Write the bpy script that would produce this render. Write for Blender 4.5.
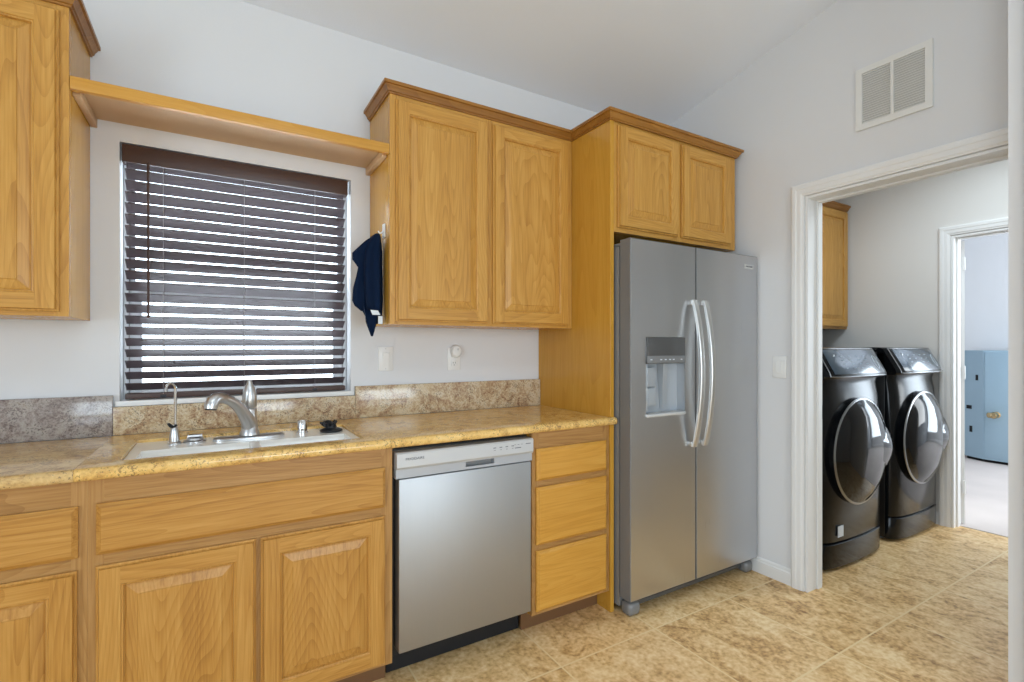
import bpy, bmesh, math, random
from mathutils import Vector, Matrix

random.seed(7)
S = bpy.context.scene
for o in list(bpy.data.objects):
    bpy.data.objects.remove(o)
COL = S.collection

# ------------------------------------------------------------------ camera
H = 1.245
cam_data = bpy.data.cameras.new('camera')
cam = bpy.data.objects.new('camera', cam_data)
COL.objects.link(cam)
cam.location = (0, 0, H)
cam.rotation_euler = (math.pi / 2, 0, -0.53909)
cam_data.sensor_width = 36.0
cam_data.lens = 496.1 / 1024 * 36.0
cam_data.shift_y = 5.8 / 1024
cam_data.clip_start = 0.02
S.camera = cam

# ------------------------------------------------------------------ view, world, lights
S.view_settings.view_transform = 'Standard'
S.view_settings.look = 'None'
S.view_settings.gamma = 1.0
S.view_settings.use_curve_mapping = False
S.view_settings.exposure = -0.15
try:
    S.cycles.use_denoising = True
    S.cycles.max_bounces = 10
    S.cycles.diffuse_bounces = 6
    S.cycles.glossy_bounces = 5
    S.cycles.sample_clamp_indirect = 6
except Exception:
    pass

W = bpy.data.worlds.new('overcast_sky')
S.world = W
W.use_nodes = True
bg = W.node_tree.nodes['Background']
bg.inputs[0].default_value = (0.80, 0.91, 1.0, 1)
bg.inputs[1].default_value = 9.0


def area(name, loc, rot, sx, sy, power, color=(1, 1, 1)):
    d = bpy.data.lights.new(name, 'AREA')
    d.shape = 'RECTANGLE'
    d.size, d.size_y = sx, sy
    d.energy = power
    d.color = color
    o = bpy.data.objects.new(name, d)
    COL.objects.link(o)
    o.location = loc
    o.rotation_euler = [math.radians(a) for a in rot]
    return o


# fill lamps added behind and left of the camera, standing in for unseen windows
area('living_room_fill_light', (0.9, -3.38, 1.25), (80, 0, 0), 1.9, 1.7, 98, (0.74, 0.88, 1.0))
area('left_side_fill_light', (-2.88, -1.2, 1.1), (80, 0, -90), 2.2, 2.1, 100, (0.73, 0.875, 1.0))
# added overhead fill lamps
area('kitchen_overhead_fill', (0.3, -0.6, 3.1), (0, 0, 0), 1.3, 0.5, 12, (0.77, 0.90, 1.0))
area('laundry_overhead_fill', (3.45, 0.95, 2.56), (0, 0, 0), 0.9, 0.4, 20, (0.80, 0.92, 1.0))
area('bedroom_fill_light', (6.0, -0.72, 1.5), (90, 0, 0), 1.8, 1.5, 62, (0.92, 0.97, 1.0))  # fill lamp added to brighten the bedroom, its source unseen
area('bedroom_far_window_light', (7.55, -0.15, 1.25), (90, 0, 90), 1.0, 1.9, 54, (0.76, 0.89, 1.0))

# ------------------------------------------------------------------ node material helpers
MAT = {}


def newmat(name):
    m = bpy.data.materials.new(name)
    m.use_nodes = True
    nt = m.node_tree
    b = nt.nodes['Principled BSDF']
    return m, nt, b


def srgb(r, g, b):
    f = lambda c: (c / 255 / 12.92) if c / 255 <= 0.04045 else ((c / 255 + 0.055) / 1.055) ** 2.4
    return (f(r), f(g), f(b), 1)


def plain(name, col, rough=0.5, metal=0.0, bump=0.0, bscale=200.0, coat=0.0, var=0.0, spec=0.5):
    m, nt, b = newmat(name)
    b.inputs['Base Color'].default_value = col
    b.inputs['Roughness'].default_value = rough
    b.inputs['Metallic'].default_value = metal
    b.inputs['Coat Weight'].default_value = coat
    b.inputs['Specular IOR Level'].default_value = spec
    tc = nt.nodes.new('ShaderNodeTexCoord')
    nz = nt.nodes.new('ShaderNodeTexNoise')
    nz.inputs['Scale'].default_value = bscale
    nz.inputs['Detail'].default_value = 3
    nt.links.new(tc.outputs['Object'], nz.inputs['Vector'])
    if bump:
        bp = nt.nodes.new('ShaderNodeBump')
        bp.inputs['Strength'].default_value = bump
        bp.inputs['Distance'].default_value = 0.002
        nt.links.new(nz.outputs['Fac'], bp.inputs['Height'])
        nt.links.new(bp.outputs['Normal'], b.inputs['Normal'])
    if var:
        n2 = nt.nodes.new('ShaderNodeTexNoise')
        n2.inputs['Scale'].default_value = 2.5
        nt.links.new(tc.outputs['Object'], n2.inputs['Vector'])
        mx = nt.nodes.new('ShaderNodeMix')
        mx.data_type = 'RGBA'
        mx.inputs[6].default_value = [c * (1 - var) for c in col[:3]] + [1]
        mx.inputs[7].default_value = [min(1, c * (1 + var)) for c in col[:3]] + [1]
        nt.links.new(n2.outputs['Fac'], mx.inputs[0])
        nt.links.new(mx.outputs[2], b.inputs['Base Color'])
    MAT[name] = m
    return m


def ramp(nt, stops, interp='LINEAR'):
    r = nt.nodes.new('ShaderNodeValToRGB')
    r.color_ramp.interpolation = interp
    e = r.color_ramp.elements
    while len(e) < len(stops):
        e.new(0.5)
    for k, (p, c) in enumerate(stops):
        e[k].position = p
        e[k].color = c
    return r


def math_node(nt, op, a=None, b=None):
    n = nt.nodes.new('ShaderNodeMath')
    n.operation = op
    for k, v in ((0, a), (1, b)):
        if v is None:
            continue
        if isinstance(v, (int, float)):
            n.inputs[k].default_value = v
        else:
            nt.links.new(v, n.inputs[k])
    return n.outputs[0]


def oak(name, axis, dark, mid, light, fig=1.0, rough=0.36):
    """honey oak: grain runs along axis (0 x, 1 y, 2 z)"""
    m, nt, b = newmat(name)
    L = nt.links
    tc = nt.nodes.new('ShaderNodeTexCoord')
    oi = nt.nodes.new('ShaderNodeObjectInfo')
    off = nt.nodes.new('ShaderNodeVectorMath')
    off.operation = 'SCALE'
    off.inputs[0].default_value = (7.3, 5.1, 9.7)
    L.new(oi.outputs['Random'], off.inputs['Scale'])
    add = nt.nodes.new('ShaderNodeVectorMath')
    add.operation = 'ADD'
    L.new(tc.outputs['Object'], add.inputs[0])
    L.new(off.outputs[0], add.inputs[1])

    def stretched(s_across, s_along):
        mp = nt.nodes.new('ShaderNodeMapping')
        sc = [s_across] * 3
        sc[axis] = s_along
        mp.inputs['Scale'].default_value = sc
        L.new(add.outputs[0], mp.inputs['Vector'])
        return mp.outputs[0]

    # cathedral figure: thin growth-ring lines bending round the board's heart
    big = nt.nodes.new('ShaderNodeTexNoise')
    big.inputs['Scale'].default_value = 1.0
    big.inputs['Detail'].default_value = 1.6
    big.inputs['Roughness'].default_value = 0.35
    L.new(stretched(5.0, 0.60), big.inputs['Vector'])
    rings = math_node(nt, 'FRACT', math_node(nt, 'MULTIPLY', big.outputs['Fac'], 46.0 * fig))
    rings = math_node(nt, 'POWER', rings, 2.0)
    # pores: short dashes along the grain
    pore = nt.nodes.new('ShaderNodeTexNoise')
    pore.inputs['Scale'].default_value = 1.0
    pore.inputs['Detail'].default_value = 3
    L.new(stretched(190.0, 7.0), pore.inputs['Vector'])
    # broad tone
    tone = nt.nodes.new('ShaderNodeTexNoise')
    tone.inputs['Scale'].default_value = 1.0
    tone.inputs['Detail'].default_value = 2
    L.new(stretched(20.0, 0.5), tone.inputs['Vector'])
    rings = math_node(nt, 'MULTIPLY', rings, math_node(nt, 'ADD', 0.35, pore.outputs['Fac']))
    v = math_node(nt, 'ADD', math_node(nt, 'MULTIPLY', rings, -0.20),
                  math_node(nt, 'ADD', math_node(nt, 'MULTIPLY', pore.outputs['Fac'], 0.70),
                            math_node(nt, 'MULTIPLY', tone.outputs['Fac'], 0.50)))
    v = math_node(nt, 'ADD', v, -0.04)
    r = ramp(nt, [(0.12, dark), (0.48, mid), (0.78, light)])
    L.new(v, r.inputs['Fac'])
    L.new(r.outputs['Color'], b.inputs['Base Color'])
    b.inputs['Roughness'].default_value = rough
    b.inputs['Specular IOR Level'].default_value = 0.4
    bp = nt.nodes.new('ShaderNodeBump')
    bp.inputs['Strength'].default_value = 0.12
    bp.inputs['Distance'].default_value = 0.001
    L.new(pore.outputs['Fac'], bp.inputs['Height'])
    L.new(bp.outputs['Normal'], b.inputs['Normal'])
    MAT[name] = m


D, M_, LT = srgb(152, 100, 38), srgb(192, 141, 64), srgb(208, 160, 84)
oak('oak', 2, D, M_, LT)
oak('oak_rail', 0, D, M_, LT, fig=0.8)
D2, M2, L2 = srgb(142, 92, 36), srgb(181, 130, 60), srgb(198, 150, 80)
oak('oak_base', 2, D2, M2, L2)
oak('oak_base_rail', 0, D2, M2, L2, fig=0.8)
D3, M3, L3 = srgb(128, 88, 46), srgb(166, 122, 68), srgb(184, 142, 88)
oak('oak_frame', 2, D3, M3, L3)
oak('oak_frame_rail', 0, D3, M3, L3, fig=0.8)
oak('oak_plain', 2, srgb(182, 128, 44), srgb(196, 144, 54), srgb(204, 154, 64), fig=0.35, rough=0.24)
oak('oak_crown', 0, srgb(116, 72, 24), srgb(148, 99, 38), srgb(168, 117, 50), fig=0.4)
oak('oak_drawer', 0, srgb(178, 122, 42), srgb(199, 144, 58), srgb(208, 156, 72), fig=0.6)
oak('oak_cross', 1, D, M_, LT, fig=0.5)


def granite(name, stops, speck, scale=1.0, rough=0.12):
    m, nt, b = newmat(name)
    L = nt.links
    tc = nt.nodes.new('ShaderNodeTexCoord')
    mp = nt.nodes.new('ShaderNodeMapping')
    mp.inputs['Rotation'].default_value = (0.3, 0.5, 0.6)
    L.new(tc.outputs['Object'], mp.inputs['Vector'])
    a = nt.nodes.new('ShaderNodeTexNoise')
    a.inputs['Scale'].default_value = 9 * scale
    a.inputs['Detail'].default_value = 8
    a.inputs['Roughness'].default_value = 0.68
    a.inputs['Distortion'].default_value = 1.4
    L.new(mp.outputs[0], a.inputs['Vector'])
    c = nt.nodes.new('ShaderNodeTexNoise')
    c.inputs['Scale'].default_value = 85 * scale
    c.inputs['Detail'].default_value = 4
    c.inputs['Roughness'].default_value = 0.7
    L.new(mp.outputs[0], c.inputs['Vector'])
    v = math_node(nt, 'ADD', math_node(nt, 'MULTIPLY', a.outputs['Fac'], 0.62),
                  math_node(nt, 'MULTIPLY', c.outputs['Fac'], 0.38))
    r = ramp(nt, stops)
    L.new(v, r.inputs['Fac'])
    fl = nt.nodes.new('ShaderNodeTexNoise')
    fl.inputs['Scale'].default_value = 150 * scale
    fl.inputs['Detail'].default_value = 3
    fl.inputs['Roughness'].default_value = 0.6
    L.new(mp.outputs[0], fl.inputs['Vector'])
    gate = nt.nodes.new('ShaderNodeTexNoise')
    gate.inputs['Scale'].default_value = 14 * scale
    gate.inputs['Detail'].default_value = 4
    L.new(mp.outputs[0], gate.inputs['Vector'])
    sp = math_node(nt, 'GREATER_THAN', math_node(nt, 'ADD', math_node(nt, 'MULTIPLY', fl.outputs['Fac'], 0.7), math_node(nt, 'MULTIPLY', gate.outputs['Fac'], 0.3)), 0.575)
    mx = nt.nodes.new('ShaderNodeMix')
    mx.data_type = 'RGBA'
    L.new(math_node(nt, 'MULTIPLY', sp, 0.6), mx.inputs[0])
    L.new(r.outputs['Color'], mx.inputs[6])
    mx.inputs[7].default_value = speck
    L.new(mx.outputs[2], b.inputs['Base Color'])
    b.inputs['Roughness'].default_value = rough
    MAT[name] = m


granite('granite_gold', [(0.30, srgb(132, 106, 74)), (0.42, srgb(204, 160, 92)), (0.52, srgb(230, 190, 114)),
                         (0.62, srgb(238, 204, 138)), (0.74, srgb(198, 172, 136))], srgb(92, 74, 58))
granite('granite_gold_sheen', [(0.32, srgb(112, 92, 74)), (0.42, srgb(182, 146, 96)), (0.51, srgb(208, 174, 116)),  # grey of the window reflection mixed into the slab colour
                        (0.60, srgb(220, 190, 136)), (0.72, srgb(168, 142, 116))], srgb(90, 76, 66))
granite('granite_splash', [(0.34, srgb(104, 78, 62)), (0.43, srgb(168, 136, 106)), (0.50, srgb(198, 176, 142)),
                           (0.57, srgb(216, 202, 174)), (0.66, srgb(160, 122, 98))], srgb(86, 66, 58), 1.2)
granite('granite_splash_sheen', [(0.34, srgb(88, 76, 74)), (0.43, srgb(134, 120, 114)), (0.50, srgb(160, 150, 144)),  # bluish window reflection put into the stone colour
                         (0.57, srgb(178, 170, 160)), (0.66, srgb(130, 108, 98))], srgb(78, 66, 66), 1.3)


def steel(name, col, rough, axis, metal=1.0, streak=0.10):
    m, nt, b = newmat(name)
    L = nt.links
    tc = nt.nodes.new('ShaderNodeTexCoord')
    mp = nt.nodes.new('ShaderNodeMapping')
    sc = [420.0, 420.0, 420.0]
    sc[axis] = 4.0
    mp.inputs['Scale'].default_value = sc
    L.new(tc.outputs['Object'], mp.inputs['Vector'])
    nz = nt.nodes.new('ShaderNodeTexNoise')
    nz.inputs['Scale'].default_value = 1
    nz.inputs['Detail'].default_value = 2
    L.new(mp.outputs[0], nz.inputs['Vector'])
    b.inputs['Base Color'].default_value = col
    b.inputs['Metallic'].default_value = metal
    rr = math_node(nt, 'ADD', math_node(nt, 'MULTIPLY', nz.outputs['Fac'], streak), rough - streak / 2)
    L.new(rr, b.inputs['Roughness'])
    MAT[name] = m


steel('fridge_steel', srgb(200, 201, 203), 0.30, 2)
steel('washer_steel', srgb(176, 178, 180), 0.48, 2)
steel('handle_steel', srgb(214, 214, 212), 0.36, 2)
steel('nickel', srgb(206, 208, 210), 0.30, 2, streak=0.04)
steel('chrome', srgb(225, 226, 228), 0.12, 2, streak=0.02)
steel('brass', srgb(190, 168, 128), 0.25, 2, streak=0.04)

plain('wall_paint', srgb(220, 221, 223), 0.75, bump=0.10, bscale=160)
plain('wall_paint_laundry', srgb(222, 220, 216), 0.75, bump=0.10, bscale=160)
plain('ceiling_paint', srgb(232, 238, 247), 0.85, bump=0.25, bscale=140)
plain('trim_paint', srgb(232, 232, 231), 0.38)
plain('white_vinyl', srgb(228, 230, 232), 0.4)
plain('white_plastic', srgb(232, 232, 230), 0.35)
plain('vent_paint', srgb(226, 226, 223), 0.45)
plain('vent_dark', srgb(205, 205, 203), 0.7)
plain('sink_white', srgb(250, 248, 242), 0.18, coat=0.3)
plain('blind_brown', srgb(84, 72, 76), 0.42, bump=0.1, bscale=90, var=0.12)
plain('valance_brown', srgb(74, 54, 48), 0.42, bump=0.15, bscale=90, var=0.15)
plain('cord_grey', srgb(150, 146, 150), 0.7)
plain('panel_silver', srgb(196, 198, 200), 0.4, metal=0.35)
plain('band_silver', srgb(176, 179, 184), 0.4, metal=0.35)
plain('black_plastic', srgb(16, 17, 20), 0.45)
plain('toe_black', srgb(14, 14, 18), 0.6)
plain('grey_plastic', srgb(124, 125, 126), 0.4, metal=0.2)
plain('fridge_side', srgb(140, 141, 142), 0.42, metal=0.35)
plain('door_side', srgb(122, 123, 124), 0.5, metal=0.2)
plain('gasket', srgb(40, 42, 46), 0.6)
plain('dispenser_dark', srgb(92, 92, 92), 0.28, metal=0.4)
plain('dispenser_grey', srgb(168, 174, 180), 0.4, metal=0.3)
plain('print_grey', srgb(96, 100, 108), 0.6)
plain('print_light', srgb(206, 214, 220), 0.5)
plain('print_dim', srgb(128, 144, 154), 0.5)
plain('badge_silver', srgb(205, 205, 203), 0.35, metal=0.3)
plain('towel_navy', srgb(15, 30, 54), 0.95, bump=0.9, bscale=420, var=0.25, spec=0.1)
plain('label_white', srgb(214, 220, 224), 0.7)
plain('black_rubber', srgb(20, 22, 26), 0.45)
plain('washer_black', srgb(16, 17, 19), 0.18, coat=0.0, spec=0.28)
plain('washer_side', srgb(12, 12, 13), 0.4)
plain('washer_glass', srgb(10, 11, 14), 0.06, coat=0.0, spec=0.4)
plain('washer_panel', srgb(56, 70, 82), 0.14, coat=0.3)
plain('washer_trim', srgb(150, 152, 154), 0.2, metal=0.9)
plain('blue_paint', srgb(158, 184, 200), 0.45, var=0.03)
plain('blue_paint_edge', srgb(148, 166, 174), 0.5)
plain('dark_gap', srgb(18, 18, 20), 0.8)
plain('toe_wood_shaded', srgb(112, 78, 46), 0.6)  # brown darkened to put the recess shade into the wood colour
plain('under_wood', srgb(206, 172, 132), 0.5, var=0.06)

# window glass
m, nt, b = newmat('window_glass')
b.inputs['Base Color'].default_value = (0.97, 0.99, 1, 1)
b.inputs['Roughness'].default_value = 0.0
b.inputs['Transmission Weight'].default_value = 1.0
b.inputs['IOR'].default_value = 1.02
MAT['window_glass'] = m

# floor tile
m, nt, b = newmat('floor_tile')
L = nt.links
tc = nt.nodes.new('ShaderNodeTexCoord')
sep = nt.nodes.new('ShaderNodeSeparateXYZ')
L.new(tc.outputs['Object'], sep.inputs[0])
TS = 0.511
fx = math_node(nt, 'DIVIDE', math_node(nt, 'SUBTRACT', sep.outputs[0], 1.667 - 20 * TS), TS)
fy = math_node(nt, 'DIVIDE', math_node(nt, 'SUBTRACT', sep.outputs[1], 1.557 - 20 * TS), TS)
ix, iy = math_node(nt, 'FLOOR', fx), math_node(nt, 'FLOOR', fy)
ux, uy = math_node(nt, 'FRACT', fx), math_node(nt, 'FRACT', fy)


def edge(u):
    return math_node(nt, 'MINIMUM', u, math_node(nt, 'SUBTRACT', 1.0, u))


ed = math_node(nt, 'MINIMUM', edge(ux), edge(uy))
gro = nt.nodes.new('ShaderNodeMapRange')
gro.inputs[1].default_value = 0.0065
gro.inputs[2].default_value = 0.0085
L.new(ed, gro.inputs[0])
cid = nt.nodes.new('ShaderNodeCombineXYZ')
L.new(ix, cid.inputs[0])
L.new(iy, cid.inputs[1])
wn = nt.nodes.new('ShaderNodeTexWhiteNoise')
L.new(cid.outputs[0], wn.inputs['Vector'])
offs = nt.nodes.new('ShaderNodeVectorMath')
offs.operation = 'MULTIPLY_ADD'
L.new(wn.outputs['Color'], offs.inputs[0])
offs.inputs[1].default_value = (9, 9, 9)
L.new(tc.outputs['Object'], offs.inputs[2])
mp = nt.nodes.new('ShaderNodeMapping')
mp.inputs['Rotation'].default_value = (0, 0, 0.25)
mp.inputs['Scale'].default_value = (9.5, 6.0, 5)
L.new(offs.outputs[0], mp.inputs['Vector'])
n1 = nt.nodes.new('ShaderNodeTexNoise')
n1.inputs['Scale'].default_value = 1.0
n1.inputs['Detail'].default_value = 9
n1.inputs['Roughness'].default_value = 0.66
n1.inputs['Distortion'].default_value = 1.1
L.new(mp.outputs[0], n1.inputs['Vector'])
n2 = nt.nodes.new('ShaderNodeTexNoise')
n2.inputs['Scale'].default_value = 55
n2.inputs['Detail'].default_value = 4
L.new(offs.outputs[0], n2.inputs['Vector'])
v = math_node(nt, 'ADD', math_node(nt, 'MULTIPLY', n1.outputs['Fac'], 0.62), math_node(nt, 'MULTIPLY', n2.outputs['Fac'], 0.38))
v = math_node(nt, 'ADD', v, math_node(nt, 'MULTIPLY', math_node(nt, 'SUBTRACT', wn.outputs['Value'], 0.5), 0.035))
rp = ramp(nt, [(0.33, srgb(140, 98, 52)), (0.43, srgb(198, 156, 100)), (0.50, srgb(222, 184, 128)), (0.63, srgb(242, 214, 166))])
L.new(v, rp.inputs['Fac'])
mx = nt.nodes.new('ShaderNodeMix')
mx.data_type = 'RGBA'
L.new(gro.outputs[0], mx.inputs[0])
mx.inputs[6].default_value = srgb(234, 206, 156)
L.new(rp.outputs['Color'], mx.inputs[7])
L.new(mx.outputs[2], b.inputs['Base Color'])
b.inputs['Roughness'].default_value = 0.42
bp = nt.nodes.new('ShaderNodeBump')
bp.inputs['Strength'].default_value = 0.3
bp.inputs['Distance'].default_value = 0.003
hh = math_node(nt, 'ADD', gro.outputs[0], math_node(nt, 'MULTIPLY', n1.outputs['Fac'], 0.4))
L.new(hh, bp.inputs['Height'])
L.new(bp.outputs['Normal'], b.inputs['Normal'])
MAT['floor_tile'] = m

# carpet
plain('carpet', srgb(206, 196, 190), 0.98, bump=1.0, bscale=260, var=0.12, spec=0.05)

# ------------------------------------------------------------------ mesh helpers
ORG = {}


class MB:
    def __init__(self):
        self.bm = bmesh.new()
        self.mi = 0

    def face(self, pts, mi=None):
        vs = [self.bm.verts.new(p) for p in pts]
        f = self.bm.faces.new(vs)
        f.material_index = self.mi if mi is None else mi
        return f

    def box(self, x0, x1, y0, y1, z0, z1, bev=0.0, seg=2, mi=None):
        g = bmesh.ops.create_cube(self.bm, size=1.0)
        vs = g['verts']
        for v in vs:
            v.co = Vector(((x0 + x1) / 2 + v.co.x * (x1 - x0), (y0 + y1) / 2 + v.co.y * (y1 - y0), (z0 + z1) / 2 + v.co.z * (z1 - z0)))
        fs = set()
        for v in vs:
            fs.update(v.link_faces)
        k = self.mi if mi is None else mi
        for f in fs:
            f.material_index = k
        if bev:
            es = set()
            for v in vs:
                es.update(v.link_edges)
            r = bmesh.ops.bevel(self.bm, geom=list(es), offset=bev, segments=seg, affect='EDGES', profile=0.5)
            for f in r['faces']:
                f.material_index = k
        return self

    def loops(self, loops, cap0=False, cap1=False, closed=True, mi=None):
        k = self.mi if mi is None else mi
        rows = [[self.bm.verts.new(p) for p in lp] for lp in loops]
        n = len(rows[0])
        for a, b_ in zip(rows, rows[1:]):
            for i in range(n if closed else n - 1):
                j = (i + 1) % n
                try:
                    f = self.bm.faces.new((a[i], a[j], b_[j], b_[i]))
                    f.material_index = k
                except ValueError:
                    pass
        for c, r in ((cap0, rows[0]), (cap1, rows[-1])):
            if c:
                f = self.bm.faces.new(r)
                f.material_index = k
        return self

    def tube(self, pts, rad, seg=12, caps=True, flat=1.0, mi=None):
        pts = [Vector(p) for p in pts]
        n = len(pts)
        rad = rad if isinstance(rad, (list, tuple)) else [rad] * n
        tang = []
        for i in range(n):
            t = pts[min(i + 1, n - 1)] - pts[max(i - 1, 0)]
            tang.append(t.normalized())
        up = Vector((0, 0, 1)) if abs(tang[0].z) < 0.9 else Vector((0, 1, 0))
        u = tang[0].cross(up).normalized()
        rows = []
        for i in range(n):
            u = (u - tang[i] * u.dot(tang[i])).normalized()
            v = tang[i].cross(u)
            rows.append([pts[i] + (u * math.cos(2 * math.pi * k / seg) + v * math.sin(2 * math.pi * k / seg) * flat) * rad[i] for k in range(seg)])
        return self.loops(rows, caps, caps, mi=mi)

    def lathe(self, prof, c, axis=2, seg=24, sx=1.0, sy=1.0, mi=None, cap0=True, cap1=True):
        rows = []
        for r, h in prof:
            row = []
            for k in range(seg):
                a = 2 * math.pi * k / seg
                p = (r * math.cos(a) * sx, r * math.sin(a) * sy)
                if axis == 2:
                    row.append((c[0] + p[0], c[1] + p[1], c[2] + h))
                elif axis == 1:
                    row.append((c[0] + p[0], c[1] + h, c[2] + p[1]))
                else:
                    row.append((c[0] + h, c[1] + p[0], c[2] + p[1]))
            rows.append(row)
        return self.loops(rows, cap0, cap1, mi=mi)

    def prism(self, poly, axis, a, b, mi=None):
        def P(p, h):
            if axis == 0:
                return (h, p[0], p[1])
            if axis == 1:
                return (p[0], h, p[1])
            return (p[0], p[1], h)
        return self.loops([[P(p, a) for p in poly], [P(p, b) for p in poly]], True, True, mi=mi)

    def sweep(self, prof, path, normals, up=(0, 0, 1), mi=None):
        """prof (out, up) swept along path; normals = outward normal for each segment, mitred"""
        up = Vector(up)
        path = [Vector(p) for p in path]
        rows = []
        for i, p in enumerate(path):
            if i == 0:
                o = Vector(normals[0])
            elif i == len(path) - 1:
                o = Vector(normals[-1])
            else:
                a, b_ = Vector(normals[i - 1]), Vector(normals[i])
                o = (a + b_) / (1 + a.dot(b_))
            rows.append([p + o * q[0] + up * q[1] for q in prof])
        return self.loops(rows, True, True, mi=mi)

    def cells(self, xs, ys, holes, z0, z1, frame, mi=None):
        """slab with rectangular holes. frame maps (u, v, w) -> xyz"""
        nx, ny = len(xs) - 1, len(ys) - 1
        solid = lambda i, j: 0 <= i < nx and 0 <= j < ny and (i, j) not in holes
        for i in range(nx):
            for j in range(ny):
                if not solid(i, j):
                    continue
                a, b_, c, d = (xs[i], ys[j]), (xs[i + 1], ys[j]), (xs[i + 1], ys[j + 1]), (xs[i], ys[j + 1])
                for w in (z0, z1):
                    self.face([frame(p[0], p[1], w) for p in (a, b_, c, d)], mi)
                for (p, q, di, dj) in ((a, b_, 0, -1), (b_, c, 1, 0), (c, d, 0, 1), (d, a, -1, 0)):
                    if not solid(i + di, j + dj):
                        self.face([frame(p[0], p[1], z0), frame(q[0], q[1], z0), frame(q[0], q[1], z1), frame(p[0], p[1], z1)], mi)
        return self

    def build(self, name, mats, parent=None, base=None, smooth=35, sub=0):
        bm = self.bm
        bmesh.ops.remove_doubles(bm, verts=bm.verts, dist=1e-5)
        bmesh.ops.recalc_face_normals(bm, faces=bm.faces)
        me = bpy.data.meshes.new(name)
        if parent is not None:
            org = ORG[parent.name]
        elif base is not None:
            org = Vector(base)
        else:
            xs = [v.co for v in bm.verts]
            org = Vector(((min(p.x for p in xs) + max(p.x for p in xs)) / 2,
                          (min(p.y for p in xs) + max(p.y for p in xs)) / 2, min(p.z for p in xs)))
        bmesh.ops.translate(bm, vec=-org, verts=bm.verts)
        bm.to_mesh(me)
        bm.free()
        for mname in (mats if isinstance(mats, (list, tuple)) else [mats]):
            me.materials.append(MAT[mname])
        if smooth:
            me.polygons.foreach_set('use_smooth', [True] * len(me.polygons))
            me.set_sharp_from_angle(angle=math.radians(smooth))
        o = bpy.data.objects.new(name, me)
        COL.objects.link(o)
        ORG[o.name] = org
        if parent is not None:
            o.parent = parent
        else:
            o.location = org
        if sub:
            md = o.modifiers.new('subdivision', 'SUBSURF')
            md.levels = md.render_levels = sub
        return o


def thing(name, loc, label, cat, group=None):
    o = bpy.data.objects.new(name, None)
    o.empty_display_size = 0.05
    COL.objects.link(o)
    o.location = loc
    ORG[o.name] = Vector(loc)
    tag(o, label, cat, group)
    return o


def tag(o, label, cat, group=None):
    o['label'] = label
    o['category'] = cat
    if group:
        o['group'] = group
    return o


def struct(o, label=None, cat=None):
    o['kind'] = 'structure'
    if label:
        o['label'] = label
    if cat:
        o['category'] = cat
    return o


def lettering(name, text, size, loc, rot, mat, parent, extrude=0.0004, squeeze=1.0):
    cu = bpy.data.curves.new(name, 'FONT')
    cu.body = text
    cu.size = size
    cu.extrude = extrude
    cu.align_x = 'CENTER'
    cu.align_y = 'CENTER'
    t = bpy.data.objects.new(name + '_source', cu)
    COL.objects.link(t)
    dg = bpy.context.evaluated_depsgraph_get()
    me = bpy.data.meshes.new_from_object(t.evaluated_get(dg))
    bpy.data.objects.remove(t)
    mat4 = Matrix.Translation(Vector(loc) - ORG[parent.name]) @ Matrix.Rotation(rot[2], 4, 'Z') @ Matrix.Rotation(rot[0], 4, 'X') @ Matrix.Diagonal((squeeze, 1, 1, 1))
    me.transform(mat4)
    me.materials.clear()
    me.materials.append(MAT[mat])
    o = bpy.data.objects.new(name, me)
    COL.objects.link(o)
    o.parent = parent
    ORG[o.name] = ORG[parent.name]
    return o


# ------------------------------------------------------------------ room constants
YW = 2.36          # window wall, room side
XR = 2.58          # right wall, kitchen side
XR2 = 2.70         # right wall, laundry side
XF = 4.36          # laundry far wall
ZW = 2.69          # window wall height
SL = 0.205         # ceiling slope
YB = -3.5
XL = -3.0


def zc(y):
    return ZW + (YW - y) * SL


# ------------------------------------------------------------------ floors
o = MB().box(XL, 4.44, YB, YW + 0.1, -0.06, 0.0).build('floor', 'floor_tile', base=(0, 0, 0), smooth=0)
struct(o, 'tan mottled square floor tiles with pale grout', 'floor')
o = MB().box(4.44, 7.6, -0.8, 4.0, -0.06, 0.004).build('floor_bedroom', 'carpet', base=(0, 0, 0), smooth=0)
struct(o, 'pale greyish carpet beyond the far doorway', 'floor')

# ------------------------------------------------------------------ walls
WX0, WX1, WZ0, WZ1 = -0.309, 0.540, 1.035, 2.018     # window hole
mb = MB()
mb.cells([XL, WX0, WX1, XR], [0, WZ0, WZ1, ZW], {(1, 1)}, YW, YW + 0.15, lambda u, v, w: (u, w, v))
struct(mb.build('wall_north', 'wall_paint', base=(0, 0, 0), smooth=0), 'white painted wall around the kitchen window', 'wall')

DY0, DY1, DZ = 0.60, 1.399, 2.008                  # laundry doorway
mb = MB()
mb.prism([(YB, 0), (DY0, 0), (DY0, DZ), (DY1, DZ), (DY1, 0), (YW, 0), (YW, ZW), (YB, zc(YB))], 0, XR, XR2)
struct(mb.build('wall_right', 'wall_paint', base=(0, 0, 0), smooth=0), 'white painted wall with the laundry doorway', 'wall')

mb = MB()
mb.prism([(YB, zc(YB)), (YW, ZW), (YW, ZW + 0.1), (YB, zc(YB) + 0.1)], 0, XL, XR)
struct(mb.build('ceiling', 'ceiling_paint', base=(0, 0, 0), smooth=0), 'sloping pale grey kitchen ceiling', 'ceiling')

struct(MB().box(XL - 0.12, XL, YB, YW, 0, zc(YB)).build('wall_left', 'wall_paint', base=(0, 0, 0), smooth=0))
struct(MB().box(XL, XR, YB - 0.12, YB, 0, zc(YB)).build('wall_south', 'wall_paint', base=(0, 0, 0), smooth=0))

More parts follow.
